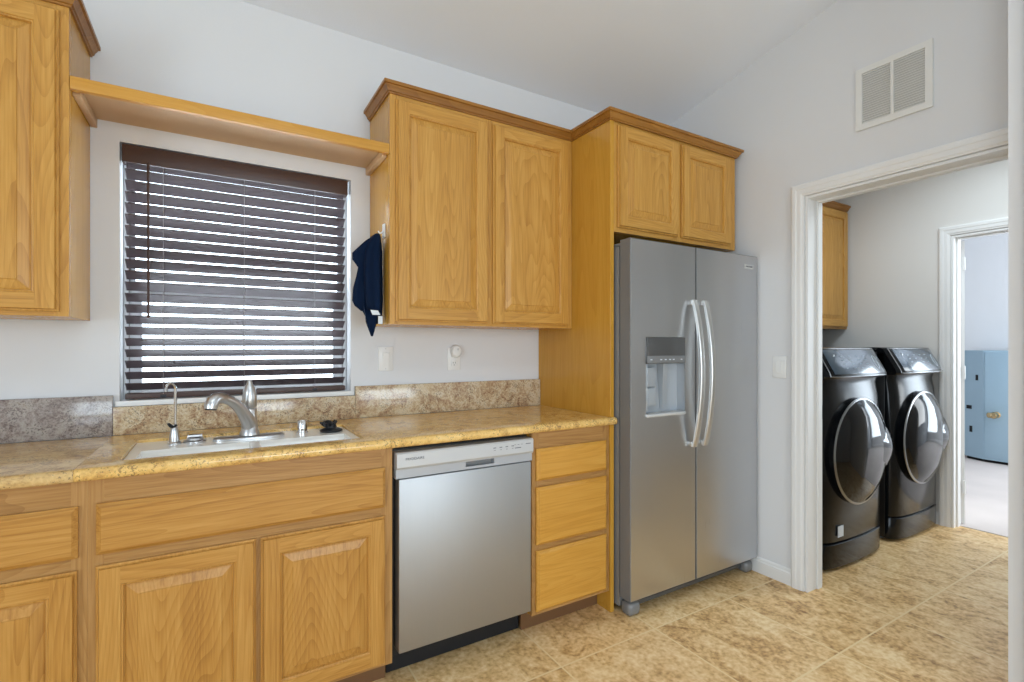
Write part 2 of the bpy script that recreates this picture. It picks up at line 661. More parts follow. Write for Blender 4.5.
# wall return on the right edge of the picture
mb = MB()
mb.box(2.30, XR, -1.6, 0.578, 0, zc(0.578) - 0.002)
struct(mb.build('wall_return', 'wall_paint', base=(0, 0, 0), smooth=0), 'white wall end at the right edge of the photo', 'wall')
mb = MB()
mb.box(2.288, 2.30, 0.43, 0.535, 0, 2.62, bev=0.003)
mb.box(2.282, 2.30, 0.50, 0.535, 0, 2.62, bev=0.003)
struct(mb.build('trim_1', 'wall_paint', base=(0, 0, 0)), 'white upright trim on the wall end at the right edge', 'trim')

# laundry room shell
struct(MB().box(XR2, XF, YW, YW + 0.12, 0, 2.6).build('wall_laundry_north', 'wall_paint_laundry', base=(0, 0, 0), smooth=0))
FY0, FY1, FZ = 0.58, 1.38, 2.01
mb = MB()
mb.prism([(-0.8, 0), (FY0, 0), (FY0, FZ), (FY1, FZ), (FY1, 0), (YW, 0), (YW, 2.6), (-0.8, 2.6)], 0, XF, XF + 0.12)
struct(mb.build('wall_laundry_far', 'wall_paint_laundry', base=(0, 0, 0), smooth=0), 'pale laundry wall with the far doorway', 'wall')
struct(MB().box(XR2, XF, -0.92, -0.8, 0, 2.6).build('wall_laundry_south', 'wall_paint_laundry', base=(0, 0, 0), smooth=0))
struct(MB().box(XR2, XF + 0.12, -0.8, YW, 2.6, 2.68).build('ceiling_laundry', 'ceiling_paint', base=(0, 0, 0), smooth=0))
# bedroom shell
struct(MB().box(7.6, 7.72, -0.8, 4.0, 0, 2.6).build('wall_bedroom_far', 'wall_paint', base=(0, 0, 0), smooth=0))
struct(MB().box(XF + 0.12, 7.6, 4.0, 4.12, 0, 2.6).build('wall_bedroom_north', 'wall_paint', base=(0, 0, 0), smooth=0))
struct(MB().box(XF + 0.12, 7.6, -0.92, -0.8, 0, 2.6).build('wall_bedroom_south', 'wall_paint', base=(0, 0, 0), smooth=0))
struct(MB().box(XF + 0.12, 7.6, -0.8, 4.0, 2.6, 2.68).build('ceiling_bedroom', 'ceiling_paint', base=(0, 0, 0), smooth=0))
struct(MB().box(XF, XF + 0.12, YW, 4.0, 0, 2.6).build('wall_bedroom_west', 'wall_paint', base=(0, 0, 0), smooth=0))

# ------------------------------------------------------------------ door casings, jambs, baseboards
CAS = [(0, 0), (0.0, 0.016), (0.008, 0.020), (0.024, 0.020), (0.029, 0.0175), (0.049, 0.0165), (0.055, 0.013), (0.062, 0.012), (0.064, 0.0)]


def casing(name, xw, sgn, y0, y1, zt, label):
    """casing around an opening y0..y1 (top zt) on the wall plane x = xw, projecting sgn in x"""
    mb = MB()
    path = [(y1, 0.0), (y1, zt), (y0, zt), (y0, 0.0)]
    outs = [(1, 0), (0, 1), (-1, 0)]
    rows = []
    for i, p in enumerate(path):
        if i in (0, 3):
            o_ = outs[0] if i == 0 else outs[2]
        else:
            o_ = (outs[i - 1][0] + outs[i][0], outs[i - 1][1] + outs[i][1])
        rows.append([(xw + sgn * (q[1]), p[0] + o_[0] * (0.064 - q[0]), p[1] + o_[1] * (0.064 - q[0])) for q in CAS])
    mb.loops(rows, True, True)
    return struct(mb.build(name, 'trim_paint', base=(0, 0, 0), smooth=0), label, 'door casing')


def jamb(name, x0, x1, y0, y1, zt, label, stop):
    mb = MB()
    t = 0.012
    mb.box(x0, x1, y1 - t, y1 - 0.0005, 0, zt - 0.0005)
    mb.box(x0, x1, y0 + 0.0005, y0 + t, 0, zt - 0.0005)
    mb.box(x0, x1, y0 + t, y1 - t, zt - t, zt - 0.0005)
    s0, s1 = stop
    mb.box(s0, s1, y1 - t - 0.010, y1 - t, 0, zt - t, bev=0.002)
    mb.box(s0, s1, y0 + t, y0 + t + 0.010, 0, zt - t, bev=0.002)
    mb.box(s0, s1, y0 + t + 0.010, y1 - t - 0.010, zt - t - 0.010, zt - t, bev=0.002)
    return struct(mb.build(name, 'trim_paint', base=(0, 0, 0), smooth=0), label, 'door jamb')


casing('trim_2', XR, -1, DY0, DY1 + 0.003, DZ + 0.002, 'white moulded casing around the laundry doorway')
j = jamb('trim_3', XR - 0.006, XR2 + 0.012, DY0, DY1, DZ, 'white jamb lining of the laundry doorway', (2.655, 2.692))
o = MB().box(2.694, 2.710, 1.3855, 1.3865, 0.87, 0.94, bev=0.0003).box(2.698, 2.706, 1.3845, 1.3856, 0.89, 0.92).build('strike_plate', 'gasket', j)
o['label'] = 'dark metal strike plate'
casing('trim_4', XF, -1, FY0, FY1 + 0.003, FZ + 0.002, 'white moulded casing around the far laundry doorway')
jf = jamb('trim_5', XF - 0.004, XF + 0.124, FY0, FY1, FZ, 'white jamb lining of the far doorway', (4.40, 4.44))

BASE = [(0, 0), (0.012, 0), (0.012, 0.062), (0.008, 0.068), (0.008, 0.076), (0.004, 0.084), (0, 0.084)]


def baseboard(name, path, normals, label):
    return struct(MB().sweep(BASE, path, normals).build(name, 'trim_paint', base=(0, 0, 0), smooth=25), label, 'baseboard')


baseboard('baseboard_right', [(XR, DY1 + 0.069, 0), (XR, YW - 0.01, 0)], [(-1, 0, 0)], 'white baseboard between refrigerator and laundry doorway')
baseboard('baseboard_laundry', [(XF, FY1 + 0.069, 0), (XF, YW, 0)], [(-1, 0, 0)], 'white baseboard beside the far washer')
baseboard('baseboard_bedroom', [(7.6, -0.8, 0.004), (7.6, 4.0, 0.004)], [(-1, 0, 0)], 'white baseboard in the carpeted room')

# open door in the carpeted room, seen on edge
root = bpy.data.objects.new('door_1', None)
COL.objects.link(root)
root.location = (4.49, 1.36, 0)
ORG[root.name] = Vector((4.49, 1.36, 0))
struct(root, 'white door standing open beyond the far doorway', 'door')
mb = MB()
a = math.radians(18)
dx, dy = math.cos(a), math.sin(a)
hx, hy = 4.496, 1.352
poly = [(hx, hy), (hx + dx * 0.75, hy + dy * 0.75), (hx + dx * 0.75 - dy * 0.036, hy + dy * 0.75 + dx * 0.036), (hx - dy * 0.036, hy + dx * 0.036)]
mb.prism(poly, 2, 0.012, 1.985)
mb.build('door_slab', 'trim_paint', root, smooth=0)
for z in (0.22, 1.02, 1.78):
    mb = MB()
    mb.tube([(4.489, 1.352, z), (4.489, 1.352, z + 0.09)], 0.007, 10)
    mb.build('hinge', 'white_plastic', root)

# ------------------------------------------------------------------ window
root = bpy.data.objects.new('window_1', None)
COL.objects.link(root)
root.location = (0.115, YW + 0.11, WZ0)
ORG[root.name] = Vector((0.115, YW + 0.11, WZ0))
struct(root, 'white framed sash window behind the brown blind', 'window')


def ring(mb, x0, x1, z0, z1, t, y0, y1, tb=None, tt=None, bev=0.002):
    tb = t if tb is None else tb
    tt = t if tt is None else tt
    mb.box(x0, x0 + t, y0, y1, z0, z1, bev)
    mb.box(x1 - t, x1, y0, y1, z0, z1, bev)
    mb.box(x0 + t, x1 - t, y0, y1, z0, z0 + tb, bev)
    mb.box(x0 + t, x1 - t, y0, y1, z1 - tt, z1, bev)


FYa, FYb = YW + 0.090, YW + 0.148
mb = MB()
ring(mb, WX0 + 0.001, WX1 - 0.001, WZ0 + 0.001, WZ1 - 0.001, 0.016, FYa, FYb)
mb.build('frame', 'white_vinyl', root)
sash = MB()
ring(sash, WX0 + 0.018, WX1 - 0.018, WZ0 + 0.018, 1.505, 0.038, FYa + 0.008, FYa + 0.032, tb=0.034, tt=0.05)
sash = sash.build('lower_sash', 'white_vinyl', root)
MB().box(WX0 + 0.056, WX1 - 0.056, FYa + 0.017, FYa + 0.021, WZ0 + 0.052, 1.455).build('pane', 'window_glass', sash)
sash = MB()
ring(sash, WX0 + 0.018, WX1 - 0.018, 1.47, WZ1 - 0.018, 0.014, FYa + 0.036, FYa + 0.058, tb=0.04, tt=0.02)
sash = sash.build('upper_sash', 'white_vinyl', root)
MB().box(WX0 + 0.032, WX1 - 0.032, FYa + 0.045, FYa + 0.049, 1.51, WZ1 - 0.038).build('pane', 'window_glass', sash)
# sill and reveal lining
mb = MB()
mb.box(WX0 + 0.001, WX1 - 0.001, YW - 0.008, FYa - 0.001, WZ0 - 0.018 + 0.019, WZ0 + 0.006, bev=0.002)
mb.box(WX0 - 0.012, WX1 + 0.012, YW - 0.012, YW - 0.0005, WZ0 - 0.014, WZ0 + 0.006, bev=0.002)
struct(mb.build('trim_6', 'trim_paint', base=(0, 0, 0)), 'white window sill under the brown blind', 'window sill')

# ------------------------------------------------------------------ venetian blind
BX0, BX1 = -0.295, 0.520
YB_ = YW + 0.036
blind = thing('window_blind', (0.1165, YB_, 1.045), 'dark brown wooden slat blind lowered over the kitchen window', 'window blind')
mb = MB()
mb.box(BX0 - 0.008, BX1 + 0.006, YW - 0.004, YW + 0.008, 1.945, 2.012, bev=0.003)
mb.box(BX0 - 0.008, BX0 + 0.002, YW + 0.008, YW + 0.050, 1.945, 2.012, bev=0.001)
mb.box(BX1 - 0.004, BX1 + 0.006, YW + 0.008, YW + 0.050, 1.945, 2.012, bev=0.001)
v_ = mb.build('valance', 'valance_brown', blind)
MB().box(BX0 + 0.004, BX1 - 0.006, YW + 0.012, YW + 0.060, 1.962, 2.008, bev=0.002).build('head_rail', 'blind_brown', blind)
NS = 21
tilt = math.radians(33)
for k in range(NS):
    zc_ = 1.091 + k * 0.0431
    mb = MB()
    prof = []
    w, t = 0.0258, 0.0014
    for s in (-1, -0.5, 0, 0.5, 1):
        prof.append((s * w, t + 0.0014 * (1 - s * s)))
    for s in (1, 0.5, 0, -0.5, -1):
        prof.append((s * w, -t + 0.0014 * (1 - s * s)))
    ct, st = math.cos(tilt), math.sin(tilt)
    # front edge (toward the room, -y) raised, rear edge low
    sec = [(YB_ + a_ * ct + b_ * st, zc_ - a_ * st + b_ * ct) for a_, b_ in prof]
    mb.prism(sec, 0, BX0, BX1 - 0.002 if k % 2 else BX1 - 0.003)
    mb.build('slat', 'blind_brown', blind)
MB().box(BX0, BX1 - 0.002, YB_ - 0.022, YB_ + 0.022, 1.044, 1.066, bev=0.004).build('bottom_rail', 'valance_brown', blind)
for x in (-0.175, 0.105, 0.385):
    mb = MB()
    for yy in (-0.0235, 0.0235):
        mb.tube([(x, YB_ + yy, 1.06), (x, YB_ + yy, 1.965)], 0.0009, 6)
    mb.build('ladder_cord', 'cord_grey', blind)
    MB().box(x - 0.010, x + 0.010, YB_ - 0.0225, YB_ - 0.0205 + 0.001, 1.046, 1.058, bev=0.001).build('cord_plug', 'black_plastic', blind)
mb = MB()
mb.tube([(-0.221, YW - 0.006, 1.955), (-0.2205, YW - 0.006, 1.37), (-0.2205, YW - 0.006, 1.355)], [0.0042, 0.0042, 0.0055], 8)
mb.build('tilt_wand', 'valance_brown', blind)

# ------------------------------------------------------------------ cabinet building blocks


def rect(x0, x1, z0, z1, i, y):
    return [(x0 + i, y, z0 + i), (x1 - i, y, z0 + i), (x1 - i, y, z1 - i), (x0 + i, y, z1 - i)]


def panel_door(parent, x0, x1, z0, z1, yf, st=0.055, name='door', wood='oak'):
    """overlay raised-panel door facing -y on plane yf"""
    T = 0.019
    mb = MB()
    mb.loops([rect(x0, x1, z0, z1, 0.0, yf - 0.0008), rect(x0, x1, z0, z1, 0.0, yf - 0.009),
              rect(x0, x1, z0, z1, 0.0025, yf - 0.0105), rect(x0, x1, z0, z1, 0.006, yf - 0.0105),
              rect(x0, x1, z0, z1, 0.0085, yf - T)], True, False)
    y = yf - T
    e = 0.0085
    mb.face([(x0 + e, y, z0 + e), (x0 + st, y, z0 + e), (x0 + st, y, z1 - e), (x0 + e, y, z1 - e)], 0)
    mb.face([(x1 - st, y, z0 + e), (x1 - e, y, z0 + e), (x1 - e, y, z1 - e), (x1 - st, y, z1 - e)], 0)
    mb.face([(x0 + st, y, z0 + e), (x1 - st, y, z0 + e), (x1 - st, y, z0 + st), (x0 + st, y, z0 + st)], 1)
    mb.face([(x0 + st, y, z1 - st), (x1 - st, y, z1 - st), (x1 - st, y, z1 - e), (x0 + st, y, z1 - e)], 1)
    mb.loops([rect(x0, x1, z0, z1, st, y), rect(x0, x1, z0, z1, st + 0.002, y + 0.003), rect(x0, x1, z0, z1, st + 0.006, y + 0.004),
              rect(x0, x1, z0, z1, st + 0.008, y + 0.0115), rect(x0, x1, z0, z1, st + 0.012, y + 0.0115)], mi=0)
    d = mb.build(name, [wood, wood + '_rail'], parent, smooth=0)
    mb = MB()
    p = st + 0.0095
    mb.loops([rect(x0, x1, z0, z1, p, y + 0.0113), rect(x0, x1, z0, z1, p + 0.004, y + 0.0095), rect(x0, x1, z0, z1, p + 0.028, y + 0.0035),
              rect(x0, x1, z0, z1, p + 0.030, y + 0.0012), rect(x0, x1, z0, z1, p + 0.032, y + 0.0012)], False, True)
    mb.build('raised_panel', wood, d, smooth=0)
    return d


def drawer_front(parent, x0, x1, z0, z1, yf, name='drawer_front', mat='oak_drawer'):
    mb = MB()
    mb.loops([rect(x0, x1, z0, z1, 0.0, yf - 0.0008), rect(x0, x1, z0, z1, 0.0, yf - 0.009), rect(x0, x1, z0, z1, 0.003, yf - 0.0115),
              rect(x0, x1, z0, z1, 0.012, yf - 0.019)], True, True)
    return mb.build(name, mat, parent, smooth=20)


def face_frame(parent, x0, x1, z0, z1, yf, stiles, rails, t=0.02, wood='oak'):
    """stiles [(x0,x1)], rails [(z0,z1,xa,xb)]"""
    mb = MB()
    for a_, b_ in stiles:
        mb.box(a_, b_, yf, yf + t, z0, z1, mi=0)
    for za, zb, xa, xb in rails:
        mb.box(xa, xb, yf + 0.0002, yf + t, za, zb, mi=1)
    return mb.build('face_frame', [wood, wood + '_rail'], parent, smooth=0)


def carcass(parent, x0, x1, y0, y1, z0, z1, open_top=False, mat='oak_plain'):
    mb = MB()
    t = 0.015
    mb.box(x0, x0 + t, y0, y1, z0, z1)
    mb.box(x1 - t, x1, y0, y1, z0, z1)
    mb.box(x0 + t, x1 - t, y1 - 0.008, y1, z0, z1)
    mb.box(x0 + t, x1 - t, y0, y1 - 0.008, z0, z0 + t)
    if not open_top:
        mb.box(x0 + t, x1 - t, y0, y1 - 0.008, z1 - t, z1)
    return mb.build('carcass', mat, parent, smooth=0)


YF = 1.765
ZT = 0.878
YK = 1.850

# left base unit
c = thing('base_cabinet', (-0.54, 2.05, 0), 'oak base cabinet with one drawer above a door at the left edge', 'cabinet', 'oak base cabinets')
carcass(c, -0.78, -0.3003, YF + 0.02, YW - 0.01, 0.10, ZT)
face_frame(c, -0.78, -0.3003, 0.10, ZT, YF, [(-0.78, -0.74), (-0.335, -0.3003)], [(0.800, ZT, -0.74, -0.335), (0.625, 0.690, -0.74, -0.335), (0.10, 0.125, -0.74, -0.335)], wood='oak_frame')
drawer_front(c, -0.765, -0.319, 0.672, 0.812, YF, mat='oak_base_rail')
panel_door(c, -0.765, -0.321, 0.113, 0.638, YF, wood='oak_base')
MB().box(-0.78, -0.3003, YK, YK + 0.012, 0, 0.099).build('toe_kick', 'toe_wood_shaded', c, smooth=0)

# sink base
c = thing('sink_base_cabinet', (0.12, 2.05, 0), 'oak sink cabinet with two doors below a long false drawer front', 'cabinet', 'oak base cabinets')
carcass(c, -0.300, 0.550, YF + 0.02, YW - 0.01, 0.10, ZT, open_top=True)
face_frame(c, -0.300, 0.550, 0.10, ZT, YF, [(-0.300, -0.265), (0.510, 0.550)],
           [(0.800, ZT, -0.265, 0.510), (0.630, 0.690, -0.265, 0.510), (0.10, 0.125, -0.265, 0.510)], wood='oak_frame')
MB().box(0.10, 0.14, YF + 0.0001, YF + 0.02, 0.1251, 0.6299).build('center_stile', 'oak_frame', c, smooth=0)
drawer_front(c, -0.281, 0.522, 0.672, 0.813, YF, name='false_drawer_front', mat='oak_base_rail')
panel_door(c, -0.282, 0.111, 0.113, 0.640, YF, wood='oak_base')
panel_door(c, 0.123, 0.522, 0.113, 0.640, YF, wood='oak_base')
MB().box(-0.300, 0.550, YK, YK + 0.012, 0, 0.099).build('toe_kick', 'toe_wood_shaded', c, smooth=0)

# drawer base
c = thing('drawer_cabinet', (1.37, 2.05, 0), 'narrow oak base cabinet with three stacked drawers beside the dishwasher', 'cabinet', 'oak base cabinets')
carcass(c, 1.153, 1.586, YF + 0.02, YW - 0.01, 0.10, ZT)
face_frame(c, 1.153, 1.586, 0.10, ZT, YF, [(1.153, 1.190), (1.548, 1.586)],
           [(0.795, ZT, 1.19, 1.548), (0.640, 0.685, 1.19, 1.548), (0.36, 0.41, 1.19, 1.548), (0.10, 0.135, 1.19, 1.548)], wood='oak_frame')
drawer_front(c, 1.172, 1.563, 0.674, 0.810, YF)
drawer_front(c, 1.172, 1.563, 0.400, 0.645, YF)
drawer_front(c, 1.172, 1.563, 0.116, 0.374, YF)
MB().box(1.153, 1.586, YK, YK + 0.012, 0, 0.099).build('toe_kick', 'toe_wood_shaded', c, smooth=0)

# ------------------------------------------------------------------ tall panel + over-fridge cabinet, upper cabinets
o = MB().box(1.588, 1.610, 1.757, YW - 0.002, 0, 2.33, bev=0.001).build('tall_end_panel', 'oak_plain', smooth=0)
tag(o, 'tall plain oak side panel between countertop and refrigerator', 'cabinet panel')

CROWN = [(0.0, 0.0), (0.006, 0.0), (0.007, 0.006), (0.012, 0.008), (0.014, 0.015), (0.021, 0.025), (0.023, 0.029), (0.030, 0.031), (0.030, 0.044), (0.0, 0.044)]
ZCR = 2.309


def crown(parent, path, normals):
    return MB().sweep(CROWN, path, normals).build('crown_molding', 'oak_crown', parent, smooth=25)


YU = 2.050
UX0, UX1 = 0.628, 1.586
c = thing('wall_cabinet', ((UX0 + UX1) / 2, 2.2, 1.340), 'oak wall cabinet with two tall doors, right of the window', 'cabinet', 'oak wall cabinets')
carcass(c, UX0, UX1, YU + 0.02, YW - 0.002, 1.340, 2.33)
face_frame(c, UX0, UX1, 1.340, 2.33, YU, [(UX0, UX0 + 0.038), (1.083, 1.123), (UX1 - 0.038, UX1)],
           [(1.340, 1.375, UX0 + 0.038, 1.083), (1.340, 1.375, 1.123, UX1 - 0.038), (2.265, 2.33, UX0 + 0.038, 1.083), (2.265, 2.33, 1.123, UX1 - 0.038)])
panel_door(c, 0.652, 1.090, 1.354, 2.290, YU)
panel_door(c, 1.118, 1.560, 1.354, 2.290, YU)
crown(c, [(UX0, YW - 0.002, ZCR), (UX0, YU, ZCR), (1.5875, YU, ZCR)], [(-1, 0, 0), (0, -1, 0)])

c = thing('wall_cabinet', (2.08, 2.05, 1.79), 'short deep oak cabinet with two doors above the refrigerator', 'cabinet', 'oak wall cabinets')
FX0, FX1 = 1.611, 2.527
carcass(c, FX0, FX1, YF + 0.02, YW - 0.002, 1.790, 2.33)
face_frame(c, FX0, FX1, 1.790, 2.33, YF, [(FX0, FX0 + 0.036), (2.035, 2.085), (FX1 - 0.055, FX1)],
           [(1.790, 1.830, FX0 + 0.036, 2.035), (1.790, 1.830, 2.085, FX1 - 0.055), (2.28, 2.33, FX0 + 0.036, 2.035), (2.28, 2.33, 2.085, FX1 - 0.055)])
panel_door(c, 1.634, 2.052, 1.812, 2.297, YF)
panel_door(c, 2.076, 2.474, 1.812, 2.297, YF)
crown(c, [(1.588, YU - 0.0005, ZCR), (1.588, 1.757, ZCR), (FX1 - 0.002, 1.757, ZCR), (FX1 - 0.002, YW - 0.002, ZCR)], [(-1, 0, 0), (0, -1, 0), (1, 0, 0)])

LX1 = -0.394
c = thing('wall_cabinet', (-0.83, 2.2, 1.340), 'oak wall cabinet cut by the left edge, left of the window', 'cabinet', 'oak wall cabinets')
carcass(c, -1.30, LX1, YU + 0.02, YW - 0.002, 1.340, 2.33)
face_frame(c, -1.30, LX1, 1.340, 2.33, YU, [(-1.30, -1.262), (-0.872, -0.832), (LX1 - 0.036, LX1)],
           [(1.340, 1.375, -1.262, -0.872), (1.340, 1.375, -0.832, LX1 - 0.036), (2.265, 2.33, -1.262, -0.872), (2.265, 2.33, -0.832, LX1 - 0.036)])
panel_door(c, -1.28, -0.862, 1.354, 2.290, YU)
panel_door(c, -0.842, -0.416, 1.354, 2.290, YU)
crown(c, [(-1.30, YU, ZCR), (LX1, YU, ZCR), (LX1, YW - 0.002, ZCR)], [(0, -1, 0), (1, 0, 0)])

# valance shelf over the window
SX0, SX1 = LX1 + 0.001, UX0 - 0.001
c = thing('wall_shelf', (0.117, 2.2, 2.02), 'narrow oak shelf spanning between the wall cabinets above the window', 'shelf')
MB().box(SX0, SX1, 2.075, YW - 0.002, 2.086, 2.098).build('board', 'under_wood', c, smooth=0)
MB().box(SX0, SX1, 2.050, 2.0745, 2.058, 2.098, bev=0.002).build('front_edge', 'oak_drawer', c)
for x0, x1 in ((SX0, SX0 + 0.02), (SX1 - 0.02, SX1)):
    MB().box(x0, x1, 2.09, YW - 0.002, 2.052, 2.0855, bev=0.002).build('cleat', 'under_wood', c)

# ------------------------------------------------------------------ countertop and backsplash
CX0, CX1 = -1.0, 1.586
NX = 1.612
CY0, CY1 = 1.736, YW - 0.024
ZC0, ZC1 = 0.880, 0.915
SHX0, SHX1, SHY0, SHY1 = -0.238, 0.464, 1.822, 2.185


def nose(x):
    r = (ZC1 - ZC0) / 2
    zc0 = (ZC0 + ZC1) / 2
    pts = []
    for k in range(9):
        a_ = math.pi / 2 + math.pi * k / 8
        pts.append((x, CY0 + 0.016 + 0.016 * math.cos(a_), zc0 + r * math.sin(a_)))
    return pts


mb = MB()
yn = CY0 + 0.016
mb.cells([-0.3255, SHX0, SHX1, CX1], [yn, SHY0, SHY1, CY1], {(1, 1)}, ZC0, ZC1, lambda u, v, w: (u, v, w))
for f in [f for f in mb.bm.faces if all(abs(v.co.y - yn) < 1e-6 for v in f.verts)]:
    mb.bm.faces.remove(f)
mb.loops([nose(-0.3255), nose(SHX0), nose(SHX1), nose(CX1), nose(NX)], closed=False)
mb.face(nose(NX))
mb.face(nose(-0.3255))
mb.face([(CX1, yn, ZC1), (NX, yn, ZC1), (NX, yn, ZC0), (CX1, yn, ZC0)])
mb.box(CX1, NX, yn, 1.7565, ZC0, ZC1)
o = mb.build('countertop', 'granite_gold', smooth=30)
tag(o, 'long golden brown granite countertop slab holding the sink, rounded front edge', 'countertop')
mb = MB()
mb.cells([CX0, -0.3262], [yn, CY1], set(), ZC0, ZC1, lambda u, v, w: (u, v, w))
for f in [f for f in mb.bm.faces if all(abs(v.co.y - yn) < 1e-6 for v in f.verts)]:
    mb.bm.faces.remove(f)
mb.loops([nose(CX0), nose(-0.3262)], closed=False)
mb.face(nose(CX0))
mb.face(nose(-0.3262))
o = mb.build('countertop', 'granite_gold_sheen', smooth=30)
tag(o, 'tan granite countertop slab at the left edge, greyed by painted-in window reflection, beside the sink slab', 'countertop')

SPY = YW - 0.001
for (x0, x1, zt, mat, lab) in (
        (CX0, -0.3265, 1.064, 'granite_splash_sheen', 'granite backsplash strip left of the window, bluish window reflection painted in'),
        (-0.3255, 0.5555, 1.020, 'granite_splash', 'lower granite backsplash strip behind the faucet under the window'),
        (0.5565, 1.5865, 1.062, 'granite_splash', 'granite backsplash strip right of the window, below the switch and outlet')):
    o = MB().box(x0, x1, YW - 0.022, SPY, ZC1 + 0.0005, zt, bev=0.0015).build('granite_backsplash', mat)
    tag(o, lab, 'backsplash', 'granite backsplash strips')

# ------------------------------------------------------------------ sink and fittings
ZS = 0.905
sk = thing('kitchen_sink', (0.117, 2.0, 0.70), 'white kitchen sink set into the granite countertop', 'sink')
mb = MB()
ox0, ox1, oy0, oy1 = SHX0 + 0.001, SHX1 - 0.001, SHY0 + 0.001, SHY1 - 0.001
b1 = (ox0 + 0.03, 0.105, oy0 + 0.02, 2.005)
b2 = (0.135, ox1 - 0.03, oy0 + 0.02, 2.005)
mb.cells([ox0, b1[0], b1[1], b2[0], b2[1], ox1], [oy0, b1[2], b1[3], oy1], {(1, 1), (3, 1)}, ZS - 0.012, ZS, lambda u, v, w: (u, v, w))
mb.build('deck', 'sink_white', sk)
for b_ in (b1, b2):
    mb = MB()
    rows = []
    for ins, z in ((0.0, ZS - 0.012), (0.004, ZS - 0.03), (0.01, ZS - 0.15), (0.03, ZS - 0.178), (0.06, ZS - 0.182)):
        rows.append([(b_[0] + ins, b_[2] + ins, z), (b_[1] - ins, b_[2] + ins, z), (b_[1] - ins, b_[3] - ins, z), (b_[0] + ins, b_[3] - ins, z)])
    mb.loops(rows, False, True)
    bowl = mb.build('bowl', 'sink_white', sk)
    MB().lathe([(0.04, 0.0), (0.04, 0.003), (0.03, 0.001), (0.01, 0.001)], ((b_[0] + b_[1]) / 2, (b_[2] + b_[3]) / 2, ZS - 0.1815)).build('drain', 'chrome', bowl)

ZS2 = ZS + 0.0006
# main faucet
fc = thing('faucet', (0.110, 2.085, ZS), 'brushed nickel pull-out kitchen faucet with arched spout on the sink', 'faucet')
mb = MB()
rows = []
for (e, z) in ((0.0, 0.0), (0.0, 0.006), (-0.004, 0.010), (-0.012, 0.012)):
    row = []
    for k in range(32):
        a_ = 2 * math.pi * k / 32
        row.append((0.110 + (0.118 + e) * math.copysign(abs(math.cos(a_)) ** 0.8, math.cos(a_)), 2.085 + (0.030 + e) * math.copysign(abs(math.sin(a_)) ** 0.8, math.sin(a_)), ZS2 + z))
    rows.append(row)
mb.loops(rows, True, True)
mb.build('escutcheon', 'nickel', fc)
mb = MB()
mb.lathe([(0.034, 0.0125), (0.034, 0.020), (0.029, 0.030), (0.026, 0.06), (0.024, 0.09), (0.0245, 0.108), (0.021, 0.112)], (0.110, 2.088, ZS2), seg=28)
mb.build('body', 'nickel', fc)
mb = MB()
mb.lathe([(0.021, 0.113), (0.0245, 0.118), (0.0245, 0.150), (0.0225, 0.172), (0.018, 0.190), (0.011, 0.200), (0.0085, 0.212), (0.006, 0.216)], (0.110, 2.090, ZS2), seg=28)
mb.build('lever_handle', 'nickel', fc)
mb = MB()
sp = [(0.108, 2.066, 0.955), (0.098, 2.052, 0.985), (0.083, 2.036, 1.013), (0.066, 2.018, 1.037), (0.048, 2.000, 1.055), (0.028, 1.982, 1.066)]
mb.tube(sp, [0.0250, 0.0235, 0.0210, 0.0190, 0.0175, 0.0170], 18)
mb.build('spout', 'nickel', fc)
mb = MB()
sp = [(0.027, 1.981, 1.0665), (0.015, 1.970, 1.070), (0.003, 1.960, 1.069), (-0.007, 1.952, 1.060), (-0.012, 1.948, 1.047), (-0.013, 1.947, 1.037)]
mb.tube(sp, [0.0180, 0.0195, 0.021, 0.0215, 0.021, 0.0195], 18)
hd = mb.build('spray_head', 'nickel', fc)
mb = MB()
mb.tube([(-0.013, 1.947, 1.0365), (-0.0135, 1.9465, 1.032)], [0.0175, 0.0165], 16)
mb.build('nozzle', 'gasket', hd)

# filtered water tap
ft = thing('water_filter_tap', (-0.123, 2.10, ZS), 'slim chrome filter tap with hooked spout, left of the main faucet', 'tap')
mb = MB()
mb.lathe([(0.021, 0.0), (0.021, 0.004), (0.016, 0.008), (0.015, 0.03), (0.012, 0.045), (0.009, 0.062), (0.006, 0.066)], (-0.123, 2.10, ZS2), seg=20)
mb.build('body', 'nickel', ft)
mb = MB()
pts = [(-0.120, 2.10, ZS + 0.066), (-0.120, 2.10, ZS + 0.19)]
for k in range(1, 9):
    a_ = math.pi * k / 8 * 1.1
    pts.append((-0.120 - 0.013 + 0.013 * math.cos(a_), 2.10 - 0.012 + 0.012 * math.cos(a_), ZS + 0.192 + 0.022 * math.sin(a_)))
mb.tube(pts, 0.0045, 10)
mb.build('spout', 'chrome', ft)
mb = MB()
mb.tube([(-0.126, 2.095, ZS + 0.058), (-0.134, 2.088, ZS + 0.066), (-0.140, 2.084, ZS + 0.074)], [0.005, 0.006, 0.004], 8)
mb.tube([(-0.126, 2.095, ZS + 0.058), (-0.116, 2.088, ZS + 0.066)], [0.005, 0.004], 8)
mb.build('lever', 'black_rubber', ft)

# round cover
mb = MB()
mb.lathe([(0.036, 0.0), (0.036, 0.004), (0.028, 0.008), (0.026, 0.014), (0.020, 0.018), (0.006, 0.018)], (-0.062, 2.112, ZS2), seg=24)
mb.tube([(-0.085, 2.112, ZS2 + 0.018), (-0.040, 2.112, ZS2 + 0.018)], 0.008, 8)
o = mb.build('sink_hole_cover', 'nickel')
tag(o, 'low round metal sink hole cover between filter tap and faucet', 'sink cover')
